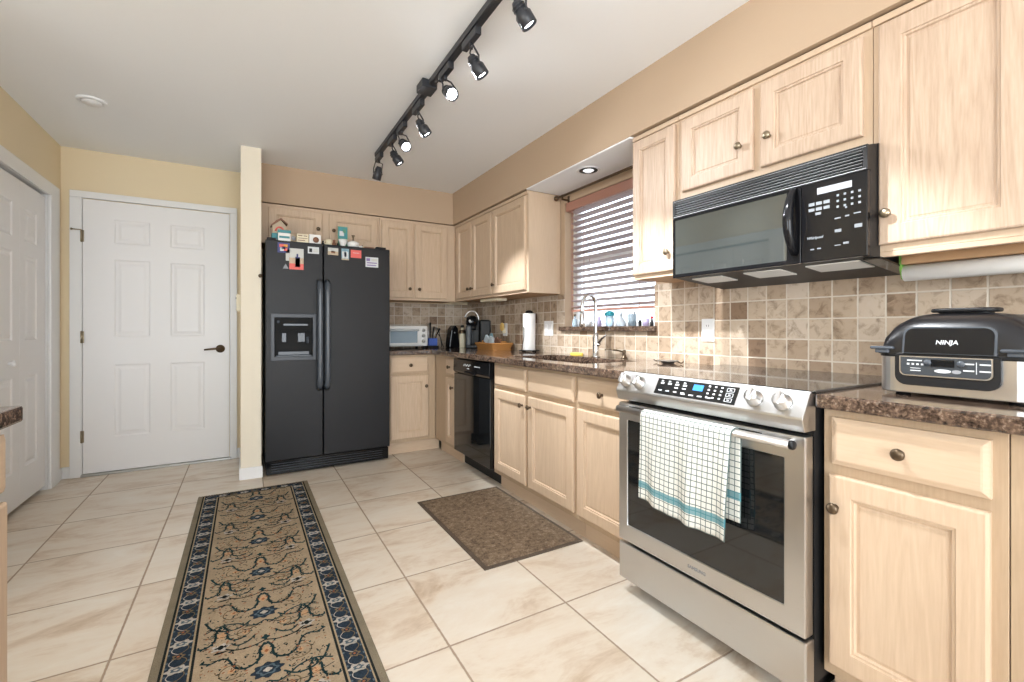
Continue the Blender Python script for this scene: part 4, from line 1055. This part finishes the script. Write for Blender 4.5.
bk = thing('basket', (1.95, 3.65, CT), 'orange-brown shallow wicker basket holding coffee supplies', 'basket')
def frame_pts(g, z, n=10):
    x0, x1, y0, y1 = 1.85 - g, 2.045 + g, 3.475 - g, 3.83 + g; r = .03; P_ = []
    for cx, cy, a in ((x1 - r, y1 - r, 0), (x0 + r, y1 - r, PI / 2), (x0 + r, y0 + r, PI), (x1 - r, y0 + r, 3 * PI / 2)):
        for i in range(5): P_.append((cx + r * math.cos(a + PI / 2 * i / 4), cy + r * math.sin(a + PI / 2 * i / 4), z))
    return P_
b = MB()
for k in range(6): b.tube(frame_pts(.0 + k * .003 - .012, CT + .006 + k * .0085), .0052, 6, close=True)
b.box(1.86, 2.035, 3.485, 3.82, CT, CT + .006)
fin('woven_wall', b, 'wicker', bk)
fin('rim', MB().tube(frame_pts(.007, CT + .056), .0075, 8, close=True), 'wicker', bk)
b = MB()
for y in (3.47, 3.835): b.tube([(1.92, y, CT + .056), (1.925, y, CT + .074), (1.97, y, CT + .074), (1.975, y, CT + .056)], .005, 8)
fin('handle', b, 'wicker', bk)
rnd = random.Random(5)
simple('packet_silver', (.55, .62, .66), .3); simple('packet_blue', (.20, .33, .40), .4); simple('packet_brown', (.2, .09, .05), .5)
for k, (x, y, z, a, m_, lab) in enumerate(((1.94, 3.77, .085, .7, 'packet_silver', 'silver packet sticking up at the left end of the basket'), (1.95, 3.70, .10, -.5, 'packet_blue', 'blue-grey packet standing tallest in the basket'), (1.93, 3.66, .075, .3, 'packet_silver', 'silver packet lying over the middle of the basket'), (1.95, 3.60, .07, -.2, 'packet_brown', 'brown packet right of centre in the basket'), (1.94, 3.54, .062, .1, 'packet_brown', 'brown packet at the right end of the basket'))):
    b = MB(); b.box(-.012, .012, -.032, .032, -.035, .04, .006, mtx=Matrix.Translation((x, y, CT + z)) @ Matrix.Rotation(a, 4, 'X') @ Matrix.Rotation(.3 * a, 4, 'Z'), seg=3)
    solo('snack_packet', b, m_, (x, y, CT + z - .03), lab, 'packet', 'packets in the basket')

pt = thing('paper_towel_holder', (1.995, 3.13, CT), 'black wire paper towel stand on the worktop left of the sink', 'paper towel holder')
b = MB().lathe([(0, 0), (.082, 0), (.086, .004), (.082, .009), (0, .009)], (1.995, 3.13, CT + .006), (0, 0, 1), 32)
for k in range(4): b.lathe([(.008, 0), (.008, .007)], (1.995 + .06 * math.cos(k * PI / 2 + .4), 3.13 + .06 * math.sin(k * PI / 2 + .4), CT), (0, 0, 1), 10)
fin('stand_base', b, 'matte_black', pt)
fin('post', MB().lathe([(.006, .0), (.006, .30), (.0, .305)], (1.995, 3.13, CT + .01), (0, 0, 1), 12).lathe([(.030, .0), (.032, .006), (.028, .020), (.012, .026), (0, .027)], (1.995, 3.13, CT + .312), (0, 0, 1), 24), 'matte_black', pt)
fin('side_arm', MB().tube([(1.915, 3.115, CT + .01), (1.938, 3.12, CT + .12), (1.938, 3.12, CT + .20)], .003, 8), 'matte_black', pt)
rl = solo('paper_towel_roll', MB().lathe([(.018, 0), (.050, 0), (.051, .003), (.051, .293), (.050, .296), (.018, .296), (.018, 0)], (1.995, 3.13, CT + .016), (0, 0, 1), 32), 'paper', (1.995, 3.13, CT + .016), 'white paper towel roll on its black stand', 'paper towel')

# ================================================================== INDOOR GRILL
simple('lid_black', (.010, .010, .012), .28)
GX0, GX1, GY0, GY1 = 1.592, 1.93, .285, .612
gl = thing('indoor_grill', (1.77, .455, CT), 'black and stainless countertop indoor grill with a domed lid', 'indoor grill')
yc = .455
for x in (GX0 + .04, GX1 - .04):
    for y in (GY0 + .05, GY1 - .05): fin('foot', MB().lathe([(.017, 0), (.015, .014)], (x, y, CT), (0, 0, 1), 14), 'matte_black', gl)
def rr(x0, x1, y0, y1, r, n=6):
    P_ = []
    for cx, cy, a in ((x1 - r, y1 - r, 0), (x0 + r, y1 - r, PI / 2), (x0 + r, y0 + r, PI), (x1 - r, y0 + r, 3 * PI / 2)):
        for i in range(n + 1): P_.append((cx + r * math.cos(a + PI / 2 * i / n), cy + r * math.sin(a + PI / 2 * i / n)))
    return P_
fin('base_body', MB().prism(rr(GX0, GX1, GY0, GY1, .045), 'z', CT + .009, CT + .112, .003), 'steel', gl)
# domed lid: profile across Y (arched sides), extruded along X with a sloping front
def lid_mesh():
    tb = bmesh.new(); rows = []
    def prof(h, ins):
        pts = []; a0, a1 = GY0 + .006 + ins, GY1 - .006 - ins
        for i in range(25):
            t_ = -1 + 2 * i / 24; y = (a0 + a1) / 2 + (a1 - a0) / 2 * t_
            z = h * (max(0, 1 - abs(t_) ** 4.2)) ** .55
            pts.append((y, z))
        return pts
    for (x, h, ins) in ((GX0 - .002, .002, .0), (GX0 - .001, .045, .0), (GX0 + .012, .085, .0), (GX0 + .035, .104, 0), (GX0 + .075, .113, 0), (GX1 - .06, .113, 0), (GX1 - .01, .09, 0), (GX1, .01, 0)):
        rows.append([tb.verts.new((x, y, CT + .116 + z)) for y, z in prof(h, ins)])
    for A_, B_ in zip(rows, rows[1:]):
        for i in range(24): tb.faces.new((A_[i], A_[i + 1], B_[i + 1], B_[i]))
    tb.faces.new(rows[0]); tb.faces.new(rows[-1][::-1]); tb.faces.new([r_[0] for r_ in rows]); tb.faces.new([r_[-1] for r_ in rows][::-1])
    return tb
b = MB(); b._merge(lid_mesh(), 0, True)
ld_ = fin('lid', b, 'lid_black', gl)
fin('lid_rim', MB().prism(rr(GX0 - .003, GX1 + .003, GY0 - .002, GY1 + .002, .045), 'z', CT + .108, CT + .120, .003), 'matte_black', gl)
fp = MB()
# glossy front face of the lid
def front_face(y0, y1, z0, z1, x0, x1, r, thick):
    P_ = rr(0, 1, 0, 1, .001)
    pts = []
    for (cy, cz, a) in ((y1 - r, z1 - r, 0), (y0 + r, z1 - r, PI / 2)):
        for i in range(7): pts.append((cy + r * math.cos(a + PI / 2 * i / 6), cz + r * math.sin(a + PI / 2 * i / 6)))
    pts += [(y0, z0), (y1, z0)]
    tb = bmesh.new(); X = lambda z: x0 + (x1 - x0) * (z - z0) / (z1 - z0)
    A_ = [tb.verts.new((X(z), y, z)) for y, z in pts]; B_ = [tb.verts.new((X(z) + thick, y, z)) for y, z in pts]
    tb.faces.new(A_); tb.faces.new(B_[::-1])
    for i in range(len(pts)): j = (i + 1) % len(pts); tb.faces.new((A_[i], B_[i], B_[j], A_[j]))
    return tb
fp._merge(front_face(yc - .093, yc + .093, CT + .119, CT + .192, GX0 - .009, GX0 + .004, .022, .03))
lf_ = fin('lid_front', fp, 'fridge_handle', ld_)
fp = MB(); fp._merge(front_face(yc - .088, yc + .088, CT + .121, CT + .188, GX0 - .0105, GX0 + .0018, .020, .02))
fin('lid_gloss_panel', fp, 'black', ld_)
sl = math.atan2(.013, .073)
mt = Matrix.Translation((GX0 - .0055, yc + .0, CT + .150)) @ Matrix.Rotation(sl, 4, 'Y') @ Matrix(((0, 0, -1, 0), (-1, 0, 0, 0), (0, 1, 0, 0), (0, 0, 0, 1)))
tag(fin('logo', MB().text('NINJA', .0165, mt, bold=.0002, shear=.1), 'print_white', gl), 'white maker lettering on the lid front')
fin('top_handle', MB().prism(rr(GX0 + .065, GX0 + .16, yc - .075, yc + .062, .035), 'z', CT + .232, CT + .243, .004).prism(rr(GX0 + .085, GX0 + .14, yc - .06, yc + .047, .02), 'z', CT + .222, CT + .236), 'matte_black', gl)
for (a0, a1) in ((GY1 - .045, GY1 + .012), (GY0 - .03, yc - .098)):
    fin('side_handle', MB().box(GX0 - .012, GX0 + .03, a0, a1, CT + .128, CT + .137, .004).box(GX0 - .008, GX0 + .03, a0 + .012, a1 - .012, CT + .118, CT + .128, .002), 'fridge_handle', gl)
def lowpanel(y0, y1, z0, z1, x0, x1, r):
    pts = [(y1, z1), (y0, z1)]
    for (cy, cz, a) in ((y0 + r, z0 + r, PI), (y1 - r, z0 + r, 3 * PI / 2)):
        for i in range(7): pts.append((cy + r * math.cos(a + PI / 2 * i / 6), cz + r * math.sin(a + PI / 2 * i / 6)))
    tb = bmesh.new(); A_ = [tb.verts.new((x0, y, z)) for y, z in pts]; B_ = [tb.verts.new((x1, y, z)) for y, z in pts]
    tb.faces.new(A_); tb.faces.new(B_[::-1])
    for i in range(len(pts)): j = (i + 1) % len(pts); tb.faces.new((A_[i], B_[i], B_[j], A_[j]))
    return tb
b = MB(); b._merge(lowpanel(yc - .101, yc + .108, CT + .032, CT + .114, GX0 - .012, GX0 + .02, .026))
cpg = fin('control_pod', b, 'matte_black', gl)
b = MB(); b._merge(lowpanel(yc - .088, yc + .097, CT + .058, CT + .112, GX0 - .0145, GX0 - .010, .014))
fin('pod_frame', b, 'steel', cpg)
b = MB(); b._merge(lowpanel(yc - .085, yc + .094, CT + .061, CT + .1095, GX0 - .0158, GX0 - .0140, .012))
fin('pod_face', b, 'kmaker_grey', cpg)
e0, e1 = GX0 - .0170, GX0 - .0155
b = MB()
for k in range(4): b.box(e0, e1, yc + .074 - k * .010, yc + .079 - k * .010, CT + .088, CT + .093)
b.box(e0, e1, yc + .047, yc + .079, CT + .099, CT + .102)
b.box(e0, e1, yc + .050, yc + .072, CT + .072, CT + .0745).box(e0, e1, yc + .050, yc + .072, CT + .079, CT + .0805)
for (y, z) in ((-.045, .095), (-.075, .095), (-.045, .078), (-.075, .078)): b.box(e0, e1, yc + y - .010, yc + y + .010, CT + z, CT + z + .0035)
b.box(e0, e1, yc - .060, yc - .0585, CT + .072, CT + .102)
fin('button_print', b, 'print_white', cpg)
fin('start_button', MB().prism([(yc + .005 + .017 * math.cos(2 * PI * i / 20), CT + .075 + .005 * math.sin(2 * PI * i / 20)) for i in range(20)], 'x', e0, e1), 'print_white', cpg)
fin('start_button', MB().prism([(yc - .022 + .009 * math.cos(2 * PI * i / 20), CT + .075 + .005 * math.sin(2 * PI * i / 20)) for i in range(20)], 'x', e0, e1), 'print_grey', cpg)
fin('display', MB().box(e0, e1, yc - .018, yc + .028, CT + .086, CT + .105), 'blackglass', cpg)
for y in (.036, -.030): fin('dial', MB().lathe([(.009, 0), (.008, .004), (0, .004)], (GX0 - .0155, yc + y, CT + .096), (-1, 0, 0), 16), 'fridge_handle', cpg)
# white roll under the wall cabinet
ur = thing('under_cabinet_roll', (1.93, .3, 1.29), 'white tube on a green bracket under the cabinet above the grill', 'under-cabinet roll')
fin('tube', MB().tube([(1.93, -.04, 1.288), (1.93, .66, 1.288)], .027, 24), 'paper', ur)
fin('bracket', MB().prism([(1.90, 1.352), (1.955, 1.352), (1.955, 1.295), (1.94, 1.268), (1.92, 1.268), (1.905, 1.30)], 'y', .660, .667, .001), 'green', ur)
fin('mounting_rail', MB().box(1.90, 1.96, -.04, .66, 1.316, 1.352, .002), 'wood_under', ur)

# ================================================================== ON THE REFRIGERATOR
FZ = 1.765
def mag(x0, x1, z0, z1, cols, label, parts=None, cat='magnet', y=3.822):
    x0 += (x0 - .13) * .022; x1 += (x1 - .13) * .022
    b = MB().box(x0, x1, y - .002, y, z0, z1)
    for (a0, a1, c0, c1, mi) in parts or []: b.box(x0 + (x1 - x0) * a0, x0 + (x1 - x0) * a1, y - .0028, y - .0015, z0 + (z1 - z0) * c0, z0 + (z1 - z0) * c1, mi=mi)
    return solo('fridge_magnet', b, cols, ((x0 + x1) / 2, y, z0), label, cat, 'magnets on the refrigerator')
simple('navy', (.05, .06, .2), .5); simple('orange', (.7, .3, .06), .5); simple('skin_tan', (.55, .42, .30), .6); simple('coral', (.75, .14, .12), .5); simple('photo_grey', (.55, .55, .52), .4); simple('teal', (.05, .25, .28), .4); simple('sand', (.5, .40, .28), .5); simple('porcelain', (.78, .77, .75), .2); simple('purple', (.22, .15, .35), .5); simple('leaf_green', (.1, .3, .2), .4)
mag(.208, .288, 1.673, 1.748, ['navy', 'orange', 'print_white', 'coral'], 'dark square magnet with a bright multicoloured ring', [(.15, .5, .55, .85, 3), (.5, .85, .55, .85, 1), (.2, .5, .15, .5, 2), (.52, .8, .2, .5, 3), (.36, .64, .36, .64, 0)])
mag(.285, .382, 1.552, 1.712, ['photo_grey', 'skin_tan', 'navy', 'coral'], 'upright photograph of a person on the freezer door', [(0, 1, 0, .28, 3), (0, 1, .28, .55, 1), (.42, .75, .12, .6, 2), (.5, .62, .6, .75, 2)], 'photo')
mag(.262, .284, 1.615, 1.700, ['photo_grey', 'print_white'], 'plain pale card edge behind the photograph', None, 'card')
mag(.411, .489, 1.683, 1.735, ['print_white', 'matte_black', 'photo_grey'], 'small white card magnet with a dark spot', [(.12, .38, .2, .75, 1), (.5, .9, .5, .65, 2), (.5, .9, .25, .4, 2)])
b = MB().prism([(.244, 1.553), (.284, 1.553), (.264, 1.592)], 'y', 3.815, 3.822, .002)
solo('fridge_magnet', b, 'print_grey', (.264, 3.822, 1.553), 'small dark triangular magnet below the photograph', 'magnet', 'magnets on the refrigerator')
mag(.552, .628, 1.684, 1.740, ['sand', 'photo_grey', 'packet_brown'], 'tan landscape magnet at the left of the right door', [(0, 1, .5, 1, 1), (.3, .7, .25, .6, 2)])
mag(.652, .708, 1.652, 1.742, ['packet_blue', 'print_white', 'navy', 'sand'], 'upright blue and white magnet on the right door', [(.1, .9, .15, .75, 1), (.35, .65, .3, .7, 2), (0, 1, 0, .12, 3)])
mag(.722, .802, 1.675, 1.738, ['coral', 'print_white'], 'plain coral red magnet on the right door', [(.2, .8, .6, .65, 1)])
mag(.835, .935, 1.608, 1.690, ['print_white', 'purple', 'photo_grey'], 'white magnet with purple print on the right door', [(.06, .35, .6, .88, 1), (.45, .92, .62, .85, 2), (.1, .9, .38, .48, 1), (.1, .85, .14, .24, 1)])

G = 'ornaments on top of the refrigerator'
def top(name, x, y, label, cat): return thing(name, (x, y, FZ), label, cat, G)
o = top('ceramic_house', .225, 3.95, 'brown and teal ceramic village house at the far left', 'ornament')
b = MB().box(.175, .275, 3.92, 3.99, FZ, FZ + .07, .004)
fin('base', b, 'teal', o); fin('house', MB().prism([(.18, FZ + .07), (.275, FZ + .07), (.275, FZ + .13), (.235, FZ + .175), (.18, FZ + .14)], 'y', 3.925, 3.985, .003), 'sand', o)
fin('roof', MB().prism([(.17, FZ + .128), (.21, FZ + .172), (.24, FZ + .188), (.285, FZ + .150), (.285, FZ + .142), (.238, FZ + .172), (.17, FZ + .118)], 'y', 3.918, 3.992), 'packet_brown', o)
fin('arch', MB().tube([(.23 + .028 * math.cos(a), 3.922, FZ + .085 + .032 * math.sin(a)) for a in [PI * i / 10 for i in range(11)]], .006, 8), 'coral', o)
o = top('tin_box', .252, 3.87, 'white tin box with a teal lid and teal lettering band', 'box')
fin('box', MB().box(.215, .300, 3.845, 3.895, FZ, FZ + .062, .003), 'porcelain', o)
fin('lid', MB().box(.213, .302, 3.843, 3.897, FZ + .062, FZ + .085, .004), 'teal', o)
fin('band', MB().box(.222, .293, 3.8442, 3.846, FZ + .022, FZ + .038), 'teal', o)
fin('feet', MB().box(.185, .205, 3.86, 3.88, FZ, FZ + .012), 'coral', o)
o = top('round_plaque', .318, 3.87, 'round pale disc ornament edge-on beside the tin box', 'ornament')
fin('disc', MB().lathe([(0, 0), (.030, 0), (.030, .010), (0, .010)], (.318, 3.87, FZ + .031), (.3, -1, 0), 28), 'sand', o)
fin('centre', MB().lathe([(0, .010), (.018, .010), (.016, .013), (0, .013)], (.318, 3.87, FZ + .031), (.3, -1, 0), 24), 'print_grey', o)
o = top('cream_box', .385, 3.87, 'cream box with brown text lines in the middle of the freezer top', 'box')
fin('box', MB().box(.343, .425, 3.845, 3.90, FZ, FZ + .068, .003), 'ivory', o)
fin('print', MB().box(.352, .382, 3.844, 3.846, FZ + .05, FZ + .056).box(.39, .416, 3.844, 3.846, FZ + .05, FZ + .056).box(.35, .418, 3.844, 3.846, FZ + .032, FZ + .036).box(.35, .40, 3.844, 3.846, FZ + .015, FZ + .02), 'packet_brown', o)
o = top('white_box', .47, 3.87, 'white box with a round brown emblem on its front', 'box')
fin('box', MB().box(.430, .515, 3.845, 3.90, FZ, FZ + .072, .003), 'porcelain', o)
fin('emblem', MB().lathe([(0, 0), (.022, 0), (.022, .002), (0, .002)], (.478, 3.845, FZ + .030), (0, -1, 0), 24), 'packet_brown', o)
o = top('dark_figurine', .532, 3.865, 'tiny dark figurine right of the white box', 'figurine')
fin('figure', MB().lathe([(0, 0), (.012, 0), (.010, .015), (.005, .022), (.008, .028), (0, .034)], (.532, 3.865, FZ), (0, 0, 1), 14), 'matte_black', o)
o = top('mini_mug', .578, 3.87, 'small cream mug at the left of the right door top', 'mug')
fin('mug', MB().lathe([(0, 0), (.022, 0), (.025, .045), (.023, .045), (.020, .004), (0, .004)], (.578, 3.87, FZ), (0, 0, 1), 20), 'ivory', o)
fin('mug_handle', MB().tube([(.555, 3.87, FZ + .036), (.540, 3.87, FZ + .030), (.540, 3.87, FZ + .014), (.556, 3.87, FZ + .009)], .004, 8), 'ivory', o)
o = top('wooden_figurine', .617, 3.87, 'small brown wooden figurine beside the mug', 'figurine')
fin('figure', MB().lathe([(0, 0), (.016, 0), (.014, .02), (.008, .032), (.011, .044), (0, .052)], (.617, 3.87, FZ), (0, 0, 1), 16), 'packet_brown', o)
o = top('pepper_shaker', .643, 3.865, 'tiny black shaker left of the white bowl', 'shaker')
fin('shaker', MB().lathe([(0, 0), (.008, 0), (.009, .018), (.005, .024), (0, .026)], (.643, 3.865, FZ), (0, 0, 1), 14), 'matte_black', o)
o = top('white_bowl', .685, 3.88, 'white footed bowl below the green picture card', 'bowl')
fin('bowl', MB().lathe([(0, 0), (.022, 0), (.018, .008), (.028, .03), (.038, .058), (.035, .058), (.024, .03), (0, .014)], (.685, 3.88, FZ), (0, 0, 1), 24), 'porcelain', o)
o = top('picture_card', .69, 3.92, 'dark green picture card standing behind the white bowl', 'card')
fin('card', MB().box(.652, .728, 3.918, 3.922, FZ + .0, FZ + .172), 'leaf_green', o)
fin('picture', MB().box(.657, .723, 3.9165, 3.9185, FZ + .077, FZ + .167, mi=0).box(.665, .70, 3.9158, 3.917, FZ + .095, FZ + .135, mi=1).box(.69, .715, 3.9158, 3.917, FZ + .12, FZ + .155, mi=2), ['teal', 'print_white', 'leaf_green'], o)
o = top('covered_dish', .765, 3.88, 'white covered dish with a tall dark hourglass knob', 'dish')
fin('dish', MB().lathe([(0, 0), (.038, 0), (.046, .02), (.048, .032), (0, .032)], (.765, 3.88, FZ), (0, 0, 1), 28), 'porcelain', o)
fin('lid', MB().lathe([(.050, .032), (.048, .038), (.025, .052), (.008, .058), (0, .058)], (.765, 3.88, FZ), (0, 0, 1), 28), 'porcelain', o)
fin('lid_knob', MB().lathe([(.010, .056), (.006, .066), (.006, .080), (.014, .100), (.012, .102), (0, .102)], (.765, 3.88, FZ), (0, 0, 1), 16), 'bronze', o)
o = top('small_bowl', .822, 3.875, 'low white saucer right of the covered dish', 'bowl')
fin('bowl', MB().lathe([(0, 0), (.012, 0), (.020, .018), (.018, .018), (0, .004)], (.822, 3.875, FZ), (0, 0, 1), 18), 'porcelain', o)
fin('spoon', MB().tube([(.822, 3.87, FZ + .012), (.838, 3.865, FZ + .026)], .003, 6), 'bronze', o)
o = top('flat_tray', .885, 3.88, 'flat dark tray lying right of the covered dish', 'tray')
fin('tray', MB().box(.848, .925, 3.85, 3.92, FZ, FZ + .008, .002).box(.848, .925, 3.85, 3.854, FZ + .006, FZ + .013).box(.848, .925, 3.916, 3.92, FZ + .006, FZ + .013), 'packet_brown', o)
